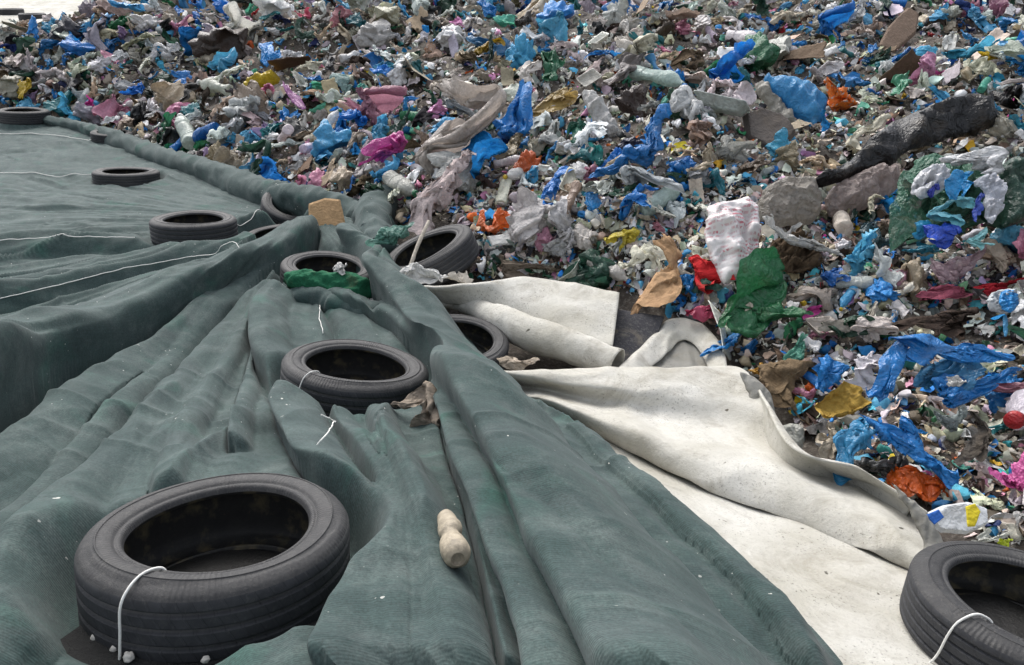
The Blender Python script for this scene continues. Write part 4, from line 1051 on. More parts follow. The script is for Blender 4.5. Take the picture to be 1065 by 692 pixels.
F_([(966, 242), (976, 228), (992, 232), (1006, 226), (1012, 240), (1000, 254), (984, 250), (972, 254)], (.012, .07, .50), 'plastic', 'deep blue film knot low inside the burst green sack', 3.56)
F_([(998, 248), (1008, 238), (1024, 242), (1034, 252), (1018, 258), (1004, 262)], (.34, .72, .74), 'plastic', 'pale cyan film scrap hanging low from the burst green sack', 3.54)
F_([(1006, 226), (1012, 206), (1020, 192), (1028, 196), (1024, 214), (1016, 232)], (.04, .09, .46), 'plastic', 'violet blue film strip at the right inside the burst sack', 3.57)
F_([(960, 200), (968, 188), (978, 192), (976, 204), (966, 208)], (.04, .06, .42), 'plastic', 'small violet blue scrap at the left inside the burst sack', 3.58)
F_([(1010, 190), (1030, 180), (1046, 192), (1042, 220), (1030, 236), (1022, 220), (1026, 202)], (.68, .70, .76), 'plastic', 'cloudy white film at the right inside the burst sack', 3.62)
F_([(950, 236), (960, 226), (972, 234), (968, 248), (954, 250)], (.03, .30, .52), 'film', 'blue film corner at the lower left inside the burst sack', 3.6)
H('plastic_bag', [(940, 258), (956, 250), (980, 256), (976, 266), (952, 268)], (.03, .24, .36), 'plastic', 'teal blue bag under the burst green sack', 'plastic bag')
# two full grey sacks and their neighbours
H('waste_bag', [(786, 214), (792, 200), (806, 190), (828, 188), (846, 196), (854, 212), (852, 228), (834, 236), (806, 236), (788, 230)], (.42, .385, .34), 'clear', 'full greyish round bag right of the printed sack', 'waste bag', land='round grey bag', thick=.55, crum=.09, freq=1.5)
H('waste_bag', [(856, 214), (862, 198), (878, 188), (900, 180), (928, 178), (936, 192), (922, 208), (902, 216), (880, 228), (862, 228)], (.42, .345, .32), 'clear', 'full pinkish grey bag left of the burst green sack', 'waste bag', land='pinkish grey bag', thick=.5, crum=.10, freq=1.5)
H('plastic_scrap', [(896, 212), (904, 200), (914, 196), (920, 206), (914, 218), (902, 220)], (.60, .56, .42), 'paper', 'cream paper knot on the pinkish grey bag', 'paper', dz=.25)
H('plastic_film', [(788, 230), (808, 236), (826, 234), (846, 240), (862, 256), (866, 274), (856, 268), (848, 256), (832, 246), (812, 250), (794, 246)], (.55, .55, .53), 'film', 'pleated white film across the front of the round grey bag', 'plastic film', dz=.25)
H('hair_clump', [(800, 270), (802, 250), (818, 242), (838, 246), (850, 258), (856, 276), (838, 286), (816, 284)], (.10, .07, .045), 'cloth', 'brown furry clump between the round grey bag and large green bag', 'clump', land='brown furry clump', crum=.35, freq=2.2)
H('plastic_bag', [(884, 262), (890, 240), (904, 228), (922, 232), (926, 258), (920, 280), (900, 280)], (.02, .06, .075), 'plastic', 'dark petrol blue bag right of the brown furry clump', 'plastic bag', land='dark petrol bag')
H('plastic_bag', [(846, 292), (854, 280), (866, 274), (880, 282), (878, 298), (860, 302)], (.02, .13, .42), 'plastic', 'blue bag right of the large green bag', 'plastic bag')
# black film and upper right
H('plastic_film', [(840, 196), (862, 180), (884, 168), (900, 150), (926, 130), (960, 116), (1000, 110), (1026, 114), (1042, 130), (1020, 138), (990, 142), (966, 152), (940, 160), (926, 174), (902, 176), (876, 190), (856, 200)], (.008, .008, .009), 'plastic', 'long sheet of black plastic film stretched across the heap', 'plastic film', land='black film', thick=.16, crum=.085, freq=1.0, tilt=44, res=80)
H('plastic_bag', [(792, 82), (815, 86), (840, 92), (860, 108), (856, 128), (846, 140), (834, 128), (816, 112), (802, 100)], (.07, .35, .66), 'film', 'light blue bag with a pointed tail above the black film', 'plastic bag', land='pointed light blue bag')
H('carton', [(772, 122), (790, 114), (812, 120), (828, 140), (816, 154), (796, 160), (776, 148)], (.11, .095, .085), 'paper', 'flat dark grey brown carton left of the black film', 'carton', land='dark carton', thick=.2, crum=.03, flat=True)
H('film_strip', [(784, 84), (796, 88), (812, 108), (832, 134), (820, 138), (804, 120), (790, 102)], (.42, .40, .35), 'film', 'pale grey film along the left of the pointed light blue bag', 'plastic film')
H('foam_sheet', [(868, 166), (868, 146), (884, 128), (906, 120), (924, 124), (920, 138), (902, 148), (890, 164)], (.62, .58, .46), 'paper', 'torn cream foam sheet above the black film', 'foam', land='cream foam sheet', thick=.25, crum=.10)
H('bread_bag', [(822, 170), (828, 160), (848, 158), (864, 164), (866, 172), (848, 178), (830, 178)], (.62, .48, .33), 'plastic', 'beige filled bag below the cream foam sheet', 'plastic bag')
H('plastic_bag', [(866, 78), (874, 70), (894, 76), (914, 86), (908, 96), (884, 94), (870, 90)], (.03, .23, .55), 'plastic', 'blue flat bag above the cream foam sheet', 'plastic bag', land='flat blue bag')
H('plastic_bag', [(930, 60), (944, 50), (962, 46), (974, 54), (972, 62), (950, 64)], (.08, .45, .70), 'plastic', 'cyan blue bag right of the tall brown board', 'plastic bag', land='cyan bag')
H('plastic_bag', [(966, 112), (980, 98), (1004, 96), (1030, 108), (1044, 124), (1030, 124), (1006, 112), (984, 112)], (.07, .36, .60), 'plastic', 'light blue bag behind the right end of the black film', 'plastic bag', land='light blue bag behind black film')
H('board', [(912, 50), (924, 28), (944, 8), (956, 16), (952, 36), (930, 56)], (.19, .135, .10), 'paper', 'tall brown board leaning high on the heap', 'board', land='brown board', thick=.08, crum=.02, flat=True)
H('plastic_bag', [(676, 170), (690, 158), (700, 166), (694, 182), (680, 186)], (.20, .18, .16), 'plastic', 'grey bag left of the dark carton', 'plastic bag')
H('plastic_bag', [(724, 158), (738, 144), (762, 140), (780, 150), (782, 166), (764, 174), (740, 170)], (.48, .48, .44), 'clear', 'whitish see-through bag left of the dark carton', 'plastic bag', land='whitish bag')
H('plastic_bag', [(632, 152), (650, 140), (672, 134), (690, 138), (676, 148), (652, 156), (636, 160)], (.015, .02, .055), 'plastic', 'navy black bag high between white film and whitish bag', 'plastic bag', land='navy bag')
H('plastic_film', [(604, 96), (616, 94), (628, 110), (640, 128), (648, 142), (634, 144), (620, 130), (610, 112)], (.60, .59, .57), 'film', 'slim white film strip right of the dark green bag', 'plastic film', land='slim white film')
H('plastic_bag', [(592, 128), (598, 112), (612, 112), (614, 136), (604, 154), (594, 144)], (.02, .15, .10), 'plastic', 'dark green bag under the tan bag', 'plastic bag', land='dark green bag')
H('plastic_bag', [(548, 120), (556, 104), (576, 94), (600, 92), (604, 98), (584, 106), (566, 118), (554, 128)], (.46, .32, .11), 'film', 'tan ochre bag arched above the dark green bag', 'plastic bag', land='tan bag')
H('plastic_bag', [(556, 206), (568, 190), (576, 176), (590, 174), (588, 192), (576, 204), (562, 212)], (.02, .19, .58), 'plastic', 'vivid blue slanting bag below the dark green bag', 'plastic bag', land='vivid blue bag')
H('plastic_bag', [(606, 216), (612, 202), (624, 202), (626, 218), (616, 224)], (.02, .24, .58), 'plastic', 'small blue bag right of the vivid blue slanting bag', 'plastic bag')
H('plastic_bag', [(446, 160), (458, 158), (470, 164), (486, 158), (498, 160), (496, 170), (470, 174), (450, 174)], (.75, .10, .02), 'plastic', 'orange red bag lying wide in the middle of the heap', 'plastic bag', land='orange red bag')
H('plastic_bag', [(400, 102), (414, 96), (434, 96), (446, 104), (430, 110), (408, 110)], (.03, .27, .68), 'plastic', 'bright blue flat bag above the orange red bag', 'plastic bag', land='bright blue flat bag')
H('plastic_bag', [(446, 88), (458, 74), (480, 72), (492, 84), (486, 96), (464, 98)], (.36, .32, .28), 'clear', 'greyish beige bag right of the bright blue flat bag', 'plastic bag', land='greyish beige bag')
H('plastic_bag', [(472, 106), (478, 88), (496, 88), (512, 98), (526, 112), (518, 118), (494, 112)], (.62, .56, .56), 'spotted', 'white bag with pinkish print right of the greyish bag', 'plastic bag', land='pinkish printed bag')
H('film_roll', [(252, 96), (258, 86), (276, 80), (294, 80), (290, 88), (272, 92), (258, 102)], (.68, .50, .03), 'plastic', 'long yellow bag on the left part of the heap', 'plastic bag', land='long yellow bag', thick=.6)
H('plastic_bag', [(290, 90), (298, 84), (308, 96), (316, 110), (310, 116), (300, 106)], (.48, .20, .42), 'plastic', 'violet pink bag right of the long yellow bag', 'plastic bag', land='violet pink bag')
H('plastic_bag', [(268, 58), (272, 42), (284, 44), (288, 58), (296, 66), (282, 76), (270, 70)], (.02, .27, .68), 'plastic', 'upright blue bag above the long yellow bag', 'plastic bag', land='upright blue bag')
H('bottle_pack', [(286, 52), (300, 48), (318, 52), (322, 60), (304, 66), (290, 64)], (.62, .62, .63), 'plastic', 'white tapering bag beside the upright blue bag', 'plastic bag')
H('plastic_bag', [(182, 92), (184, 76), (198, 76), (204, 86), (196, 96)], (.03, .22, .58), 'plastic', 'blue bag on the far left part of the heap', 'plastic bag', land='far left blue bag')
H('plastic_bag', [(288, 124), (294, 112), (308, 114), (312, 126), (300, 132)], (.03, .25, .62), 'plastic', 'bright blue bag below the violet pink bag', 'plastic bag')
H('plastic_bag', [(300, 30), (316, 24), (330, 32), (328, 46), (308, 46)], (.06, .12, .09), 'plastic', 'dark green bag high above the upright blue bag', 'plastic bag')
H('plastic_bag', [(336, 62), (344, 52), (350, 66), (348, 78), (340, 78)], (.05, .05, .055), 'plastic', 'small black bag right of the white tapering bag', 'plastic bag')
H('plastic_bag', [(344, 90), (352, 74), (364, 80), (372, 96), (360, 102)], (.30, .46, .44), 'clear', 'pale aqua bag below the small black bag', 'plastic bag')
H('plastic_bag', [(114, 88), (118, 80), (132, 80), (136, 92), (124, 98)], (.50, .52, .54), 'clear', 'whitish bag left of the far left blue bag', 'plastic bag')
H('plastic_bag', [(306, 14), (316, 10), (328, 14), (326, 22), (310, 22)], (.70, .12, .20), 'plastic', 'hot pink bag near the crest of the heap', 'plastic bag', land='hot pink bag')
H('plastic_bag', [(684, 58), (700, 48), (722, 50), (728, 60), (706, 64)], (.50, .12, .22), 'plastic', 'raspberry pink bag high in the middle of the heap', 'plastic bag', land='raspberry bag')
H('plastic_bag', [(486, 46), (505, 36), (528, 42), (540, 58), (520, 60), (498, 56)], (.07, .22, .40), 'film', 'steel blue bag high in the middle of the heap', 'plastic bag', land='steel blue bag')
H('plastic_bag', [(634, 280), (612, 284), (592, 278), (596, 266), (616, 262), (632, 268)], (.03, .13, .09), 'clear', 'dark green see-through bag above the white geotextile flap', 'plastic bag', land='green see-through bag')
H('rag', [(1000, 440), (1018, 420), (1036, 424), (1040, 450), (1026, 476), (1010, 486), (1002, 466)], (.09, .08, .07), 'cloth', 'grey brown rag right of the long blue strap', 'rag', land='grey brown rag', crum=.25)
H('rag', [(964, 430), (1000, 424), (1010, 436), (992, 452), (974, 448)], (.36, .42, .42), 'clear', 'cloudy grey film below the big torn blue bag', 'plastic film')
H('rag', [(858, 340), (876, 326), (900, 318), (922, 322), (914, 340), (890, 350), (866, 354)], (.34, .31, .26), 'cloth', 'grey beige rag above the white spotted wrapper', 'rag')
H('rag', [(545, 262), (560, 268), (580, 280), (570, 292), (540, 290), (500, 288), (486, 276), (510, 268)], (.16, .13, .10), 'cloth', 'brown ragged clump just behind the white geotextile flap', 'rag', crum=.32, freq=1.8)

# dark gravel and pale pebbles in front of the nearest tyre
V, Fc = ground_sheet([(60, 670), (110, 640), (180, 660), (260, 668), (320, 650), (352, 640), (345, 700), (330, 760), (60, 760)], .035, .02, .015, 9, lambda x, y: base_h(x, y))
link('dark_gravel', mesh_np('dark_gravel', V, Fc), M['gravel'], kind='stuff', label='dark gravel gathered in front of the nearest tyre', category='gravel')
bm = bmesh.new(); bmesh.ops.create_icosphere(bm, subdivisions=3, radius=1)
pm = bpy.data.meshes.new('pebble'); bm.to_mesh(pm); bm.free()
co = np.zeros(len(pm.vertices) * 3); pm.vertices.foreach_get('co', co); co = co.reshape(-1, 3)
co *= (1 + .3 * noise3(co * 1.4 + 3))[:, None]; co[:, 2] *= .7; pm.vertices.foreach_set('co', co.ravel()); pm.polygons.foreach_set('use_smooth', np.ones(len(pm.polygons), bool)); pm.materials.append(M['pebble'])
for px, py, r in ((101, 664, .012), (120, 676, .010), (134, 686, .013), (282, 684, .012), (292, 690, .010), (322, 676, .013), (268, 688, .009), (214, 688, .009), (306, 680, .008)):
    o = link('pebble', pm, label='small pale pebble on dark gravel before the nearest tyre', category='pebble', group='pebbles before the nearest tyre')
    p = G([(px, py)], .045)[0]; o.location = p + np.array([0, 0, r * .4]); o.scale = (r, r * .8, r); o.rotation_euler = (0, 0, px)
# ------------------------------------------------------------------ loose waste: a small library of crumpled shapes
def crushed_ball(sub, seed, flat=.6, nf=26, depth=.30):
    rg = np.random.default_rng(seed)
    bm = bmesh.new(); bmesh.ops.create_icosphere(bm, subdivisions=sub, radius=1)
    P = np.array([v.co[:] for v in bm.verts]); Fq = np.array([[v.index for v in f.verts] for f in bm.faces]); bm.free()
    P = P * (1 + .3 * noise3(P * 1.1 + seed))[:, None]
    for k in range(nf):
        nv = rg.normal(size=3); nv /= np.linalg.norm(nv)
        s_ = P @ nv; o = rg.uniform(.45, .95); over = np.clip(s_ - o, 0, None)
        P = P - over[:, None] * nv * rg.uniform(.8, 1.7)
    for k in range(8):
        nv = rg.normal(size=3); nv /= np.linalg.norm(nv); o = rg.uniform(-.6, .6)
        s_ = np.abs(P @ nv - o); P = P * (1 - depth * .5 * np.exp(-(s_ / .07) ** 2))[:, None]
    P = P * (1 + .06 * noise3(P * 4 + seed))[:, None]
    if sub > 3: P = P * (1 + .10 * crumple_fn(P[:, 0] * 1.2 + P[:, 2], P[:, 1] * 1.2 - P[:, 2], seed, 1.0))[:, None]
    P = P * np.array([1, rg.uniform(.65, .95), flat]); P /= np.abs(P[:, 0]).max()
    return P, Fq
def bent_board(seed, thick=.035, asp=.7):
    rg = np.random.default_rng(seed); n = 16
    u = np.linspace(-1, 1, n); X, Y = np.meshgrid(u, u * asp)
    X = X * (1 + .12 * n2(Y * 4, X * 0, seed)); Y = Y * (1 + .16 * n2(X * 4, Y * 0, seed + 1))
    a = rg.uniform(0, 3.1); s_ = X * math.cos(a) + Y * math.sin(a) - rg.uniform(-.4, .4)
    Z = .35 * rg.uniform(.4, 1.2) * np.sqrt(s_ ** 2 + .003) + .04 * n2(X * 2, Y * 2, seed)
    T_ = np.stack([X, Y, Z], -1).reshape(-1, 3); B_ = T_ - np.array([0, 0, thick])
    f = gridfaces(n, n); rim = [i for i in range(n)] + [n * k + n - 1 for k in range(1, n)] + [n * (n - 1) + k for k in range(n - 2, -1, -1)] + [n * k for k in range(n - 2, 0, -1)]
    m = n * n; side = [[rim[k], rim[k - 1], rim[k - 1] + m, rim[k] + m] for k in range(len(rim))]
    return np.vstack([T_, B_]), np.vstack([f, f[:, ::-1] + m, np.array(side)])
def crushed_bottle(seed):
    rg = np.random.default_rng(seed)
    pr = catmull([(.02, -1), (.24, -1), (.28, -.93), (.27, -.6), (.29, -.55), (.27, -.5), (.28, 0), (.26, .1), (.29, .2), (.26, .45), (.16, .66), (.10, .76), (.10, .88), (.085, .88)], 36)
    V, Fq = lathe(pr, 20); V = V[:, [2, 0, 1]]
    k = 1 - rg.uniform(.3, .7) * np.exp(-((V[:, 0] - rg.uniform(-.5, .1)) / .35) ** 2)
    V[:, 2] *= k; V[:, 1] *= 1 + (1 - k) * .25; V[:, 2] += .15 * rg.uniform(-1, 1) * V[:, 0] ** 2
    V += .035 * np.stack([noise3(V * 4 + seed), noise3(V * 4 + seed + 9), noise3(V * 4 + seed + 18)], -1)
    c, cf = lathe([(.0, .86), (.105, .86), (.115, .87), (.115, .96), (.105, .98), (.0, .98)], 16); c = c[:, [2, 0, 1]]; c[:, 2] += V[np.argmax(V[:, 0]), 2] * 1.0
    return V, Fq, c, cf
def tray(seed):
    rg = np.random.default_rng(seed)
    def rr(w, h, r=.18, n=6):
        o = []
        for cx, cy, a0 in ((w - r, h - r, 0), (-w + r, h - r, 90), (-w + r, -h + r, 180), (w - r, -h + r, 270)):
            for k in range(n): a = R(a0 + 90 * k / (n - 1)); o.append((cx + r * math.cos(a), cy + r * math.sin(a)))
        return np.array(o)
    rings = [(rr(.7, .42), .0), (rr(.8, .52), .05), (rr(.92, .62), .30), (rr(1, .7), .32), (rr(1, .7), .29), (rr(.93, .62), .27), (rr(.82, .53), .02), (rr(.7, .42), -.03)]
    V = np.vstack([np.column_stack([a, np.full(len(a), z)]) for a, z in rings]); n = len(rings[0][0])
    f = [tuple(q) for q in gridfaces(len(rings), n, True)] + [tuple(range(n))[::-1], tuple((len(rings) - 1) * n + k for k in range(n))]
    V[:, 2] += .12 * n2(V[:, 0] * 1.3, V[:, 1] * 1.3, seed); V[:, :2] *= (1 + .1 * n2(V[:, 0] * 2, V[:, 1] * 2, seed + 4))[:, None]
    return V, f

def lib(name, vf, mat):
    me = mesh_np(name, vf[0], vf[1]); me.materials.append(M[mat]); return me
LIB = {
 'plastic_bag': [lib('plastic_bag', fold_sheet(40, 8, 100 + k, .08, 1.0, squash=1.1), 'film' if k % 4 == 0 else 'plastic') for k in range(10)] + [lib('plastic_bag', crushed_ball(4, 140 + k, .6), 'plastic') for k in range(2)],
 'plastic_film': [lib('plastic_film', fold_sheet(36, 8, 200 + k, .09, .6, squash=1.1), 'film') for k in range(10)],
 'rag': [lib('rag', fold_sheet(34, 8, 300 + k, .14, .7, squash=1.0), 'cloth') for k in range(9)],
 'paper_scrap': [lib('paper_scrap', fold_sheet(30, 9, 400 + k, .03, .8, squash=1.2), 'paper') for k in range(7)],
 'cardboard_piece': [lib('cardboard_piece', bent_board(500 + k, .03, .45 + .08 * (k % 5)), 'paper') for k in range(6)],
 'full_bag': [lib('full_bag', crushed_ball(5, 600 + k, .75, 40, .42), 'plastic' if k % 2 else 'clear') for k in range(6)],
 'plastic_wrapper': [lib('plastic_wrapper', fold_sheet(30, 9, 450 + k, .05, .8, squash=1.3), 'spotted' if k % 3 == 0 else 'film') for k in range(9)],
 'food_tray': [lib('food_tray', tray(700 + k), 'plastic') for k in range(3)],
}
BOT = []
for k in range(4):
    v, f, c, cf = crushed_bottle(800 + k)
    BOT.append((lib('plastic_bottle', (v, f), 'film'), lib('cap', (c, cf), 'plastic')))

PAL = [('white', (.72, .71, .68), 28), ('cream', (.58, .53, .44), 18), ('beige', (.42, .34, .25), 13), ('brown', BRN, 5), ('dark brown', DBR, 5), ('grey', (.34, .335, .32), 6), ('dark grey', DGR, 4), ('black', BLK, 4),
       ('blue', BLU, 11.5), ('light blue', LBL, 8.5), ('navy blue', NAV, 2), ('teal', TEA, 4), ('green', GRN, 3.5), ('dark green', DGN, 5), ('mint green', MINT, 1.5),
       ('pink', PNK, 3), ('magenta', MAG, .8), ('red', RED, .6), ('orange', ORG, .7), ('yellow', YEL, 1.0), ('lilac', LIL, 1.0)]
PN = [p[0] for p in PAL]; PC = np.array([p[1] for p in PAL]); 
def pick(kind, rg):
    w = np.array([p[2] for p in PAL], float)
    if kind in ('rag',): w *= np.array([.6, 1, 1.4, 1.6, 1.8, 1.4, 1.4, 1.2, .5, .4, 1, .7, .6, 1, .3, .8, .6, 1.3, .4, .3, .8])
    if kind in ('paper_scrap',): w *= np.array([2, 1.8, 1.3, .6, .3, .6, .2, .1, .15, .2, .1, .1, .1, .1, .1, .3, .2, .3, .2, .3, .1])
    if kind in ('cardboard_piece',): w *= np.array([.3, .6, 2.0, 2.2, .8, .6, .5, 0, 0, 0, 0, 0, 0, 0, 0, 0, 0, 0, 0, 0, 0])
    if kind in ('plastic_bag', 'plastic_film', 'plastic_wrapper'): w *= np.array([1.2, .7, .7, .4, .5, .9, 1, 1.1, 1.8, 1.6, 1.2, 1.5, 1.4, 1.4, 1.4, 1.3, 1.4, 1, 1.4, 1.4, 1.2])
    if kind in ('plastic_bottle',): w *= np.array([2, .4, .2, 0, 0, .8, 0, 0, .5, 1, 0, .6, .6, .3, .8, 0, 0, 0, 0, 0, 0])
    if kind in ('food_tray',): w *= np.array([3, 1.5, .4, .2, 0, .8, .5, .8, .3, .3, 0, 0, .2, 0, 0, .3, 0, 0, .2, .3, 0])
    if kind in ('full_bag',): w *= np.array([2.0, 1.3, 1, .3, .2, 1.5, .6, .8, .6, .8, .2, .4, .3, 1, .4, .6, .2, 0, .2, .2, .3])
    return rg.choice(len(PAL), p=w / w.sum())

# footprints of the named pieces, in the picture: loose waste keeps clear of them
from mathutils import kdtree
HP = [(h.mean(0), h, l) for h, l in HERO]
def in_hero(px, py, grow=1.0):
    q = np.stack([px, py], -1); r = np.zeros(len(q), bool)
    for c, h, l in HP:
        hh = c + (h - c) * grow; j = len(hh) - 1; ins = np.zeros(len(q), bool)
        for i in range(len(hh)):
            xi, yi = hh[i]; xj, yj = hh[j]
            ins ^= ((yi > q[:, 1]) != (yj > q[:, 1])) & (q[:, 0] < (xj - xi) * (q[:, 1] - yi) / (yj - yi + 1e-12) + xi); j = i
        r |= ins
    return r
# white sheets at the foot of the heap, kept clear too
KEEP = [np.array(k, float) for k in ([(430, 300), (545, 288), (645, 302), (705, 330), (752, 345), (758, 388), (800, 395), (830, 445), (890, 485), (960, 525), (990, 570), (980, 640), (600, 640), (430, 330)],
        [(396, 262), (400, 240), (440, 225), (492, 238), (496, 270), (480, 292), (410, 290)], [(940, 590), (960, 572), (1000, 562), (1065, 562), (1140, 575), (1140, 700), (940, 700)])]
def in_keep(px, py):
    q = np.stack([px, py], -1); r = np.zeros(len(q), bool)
    for hh in KEEP:
        j = len(hh) - 1; ins = np.zeros(len(q), bool)
        for i in range(len(hh)):
            xi, yi = hh[i]; xj, yj = hh[j]
            ins ^= ((yi > q[:, 1]) != (yj > q[:, 1])) & (q[:, 0] < (xj - xi) * (q[:, 1] - yi) / (yj - yi + 1e-12) + xi); j = i
        r |= ins
    return r

_gx, _gy = np.meshgrid(np.arange(-180, 1290, 3.0), np.arange(-90, 700, 3.0))
HMASK = in_hero(_gx.ravel(), _gy.ravel(), .97).reshape(_gx.shape)
def hm(x, y):
    i = np.clip(((np.asarray(x) + 180) / 3).round().astype(int), 0, HMASK.shape[1] - 1); j = np.clip(((np.asarray(y) + 90) / 3).round().astype(int), 0, HMASK.shape[0] - 1)
    return HMASK[j, i]
_ca = np.linspace(0, 6.283, 12, endpoint=False)
def sample_heap(n, rg, x0=-160, x1=1225, y0=-60, y1=640):
    px = rg.uniform(x0, x1, n); py = rg.uniform(y0, y1, n)
    W = march(px, py, full_h)
    s_ = heap_s(W[:, 0], W[:, 1]); D = (W - CAM) @ FW
    ok = (s_ > .04) & (D < 40) & ~in_keep(px, py)
    return px[ok], py[ok], W[ok], D[ok], s_[ok]

# --- counted pieces
rg = np.random.default_rng(77)
px, py, W, D, S_ = sample_heap(40000, rg, -70, 1135, -25, 640)
KINDS_ = ['plastic_bag', 'plastic_film', 'rag', 'paper_scrap', 'cardboard_piece', 'full_bag', 'plastic_bottle', 'food_tray', 'plastic_wrapper']
KW = np.array([.23, .18, .17, .12, .04, .07, .05, .02, .12])
MAXK = dict(plastic_bag=298, plastic_film=298, rag=298, paper_scrap=290, plastic_wrapper=290, cardboard_piece=80, full_bag=150, plastic_bottle=90, food_tray=36)
acc = []; AX = np.zeros((0, 3)); cnt = dict.fromkeys(KINDS_, 0)
inh = hm(px, py)
for i in range(len(px)):
    if inh[i]: continue
    kind = KINDS_[rg.choice(len(KINDS_), p=KW)]
    if cnt[kind] >= MAXK[kind]:
        kind = KINDS_[rg.choice(len(KINDS_))]
        if cnt[kind] >= MAXK[kind]: continue
    r = .19 * math.exp(np.clip(rg.normal(0, .42), -.8, .55)) * {'plastic_bag': 1.25, 'plastic_film': 1.45, 'rag': 1.3, 'paper_scrap': .75, 'cardboard_piece': .8, 'full_bag': .95, 'plastic_wrapper': .8, 'plastic_bottle': 1.0, 'food_tray': .6}[kind]
    r *= np.interp(D[i], [2.5, 6, 9, 14], [.74, 1.0, 1.0, .86])
    rp = r * F / D[i]
    o_ = (.30 if px[i] > 690 and py[i] > 215 else .6) * rp
    if hm(px[i] + o_ * np.cos(_ca), py[i] + .75 * o_ * np.sin(_ca)).any() and rp > 7: continue
    if len(AX):
        d2 = np.hypot(AX[:, 0] - px[i], (AX[:, 1] - py[i]) * 1.5)
        if (d2 < .29 * (AX[:, 2] + rp)).any(): continue
    if rp < 12 and rg.random() > np.interp(rp, [5, 12], [.35, .8]): continue
    AX = np.vstack([AX, [px[i], py[i], rp]]); cnt[kind] += 1
    acc.append((i, kind, r))
print('counted pieces', len(acc), cnt)

ADJ = {'plastic_bag': 'crumpled', 'plastic_film': 'folded', 'rag': 'dirty', 'paper_scrap': 'crushed', 'cardboard_piece': 'bent', 'full_bag': 'filled', 'plastic_bottle': 'crushed', 'food_tray': 'bent', 'plastic_wrapper': 'scrunched'}
NOUN = {'plastic_bag': 'plastic bag', 'plastic_film': 'plastic film', 'rag': 'rag', 'paper_scrap': 'paper scrap', 'cardboard_piece': 'cardboard piece', 'full_bag': 'waste bag', 'plastic_bottle': 'plastic bottle', 'food_tray': 'food tray', 'plastic_wrapper': 'plastic wrapper'}
GRP = {k: NOUN[k] + 's lying loose in the waste' if k != 'plastic_film' else 'plastic films lying loose in the waste' for k in NOUN}
LAND = [(c, l) for c, h, l in HP if len(l.split()) <= 4]
LC = np.array([c for c, l in LAND])
entries = []
for i, kind, r in acc:
    ci = pick(kind, rg); col = PC[ci] * math.exp(rg.normal(0, .16)); col = np.clip(col * np.exp(rg.normal(0, .06, 3)), 0, .8)
    d = np.hypot(LC[:, 0] - px[i], LC[:, 1] - py[i]); k = int(np.argmin(d))
    vx, vy = px[i] - LC[k, 0], py[i] - LC[k, 1]
    dirn = ('right of' if vx > 0 else 'left of') if abs(vx) > abs(vy) else ('below' if vy > 0 else 'above')
    entries.append([i, kind, r, ci, col, k, dirn, d[k]])
from collections import defaultdict
byk = defaultdict(list)
for e in entries: byk[(e[1], e[3], e[5], e[6])].append(e)
ORD = ['closest', 'second closest', 'third closest', 'fourth closest', 'fifth closest', 'sixth closest', 'seventh closest', 'eighth closest', 'ninth closest', 'tenth closest', 'eleventh closest', 'twelfth closest', 'thirteenth closest', 'fourteenth closest', 'fifteenth closest']
for key, L in byk.items():
    L.sort(key=lambda e: e[7])
    for n_, e in enumerate(L):
        base_ = f"{ADJ[e[1]]} {PN[e[3]]} {NOUN[e[1]]}"
        where = f"{e[6]} the {LAND[e[5]][1]}"
        e.append(f"{base_} {where}" if len(L) == 1 else f"{base_}, {ORD[min(n_, 14)]} one {where}")
UPN = lambda W_: np.stack([full_h(W_[:, 0] - .15, W_[:, 1]) - full_h(W_[:, 0] + .15, W_[:, 1]), full_h(W_[:, 0], W_[:, 1] - .15) - full_h(W_[:, 0], W_[:, 1] + .15), np.full(len(W_), .30)], -1)
NRM = UPN(W); NRM /= np.linalg.norm(NRM, axis=1)[:, None]
def place(o, p, nrm, r, rg, squash=1.0, tip=.45):
    zq = Vector(nrm) + Vector(rg.normal(0, tip, 3)); zq.normalize()
    q = zq.to_track_quat('Z', 'Y').to_matrix() @ Matrix.Rotation(rg.uniform(0, 6.283), 3, 'Z')
    S = Matrix.Diagonal((r, r * rg.uniform(.8, 1.2), r * squash * rg.uniform(.8, 1.2)))
    m = (q @ S).to_4x4(); m.translation = Vector(p); o.matrix_basis = m
for e in entries:
    i, kind, r, ci, col, k, dirn, dd, lab = e
    if kind == 'plastic_bottle':
        me, cm = BOT[rg.integers(len(BOT))]
    else:
        me = LIB[kind][rg.integers(len(LIB[kind]))]
    o = link(kind, me, None, None, label=lab, category=NOUN[kind], group=GRP[kind])
    o.color = (*col, 1)
    place(o, W[i] + NRM[i] * r * rg.uniform(.35, .85), NRM[i], r, rg, 1.0, .45)
    if kind == 'plastic_bottle':
        c = link('cap', cm, None, o); c.color = (*PC[rg.choice([0, 8, 17, 12, 19])], 1)

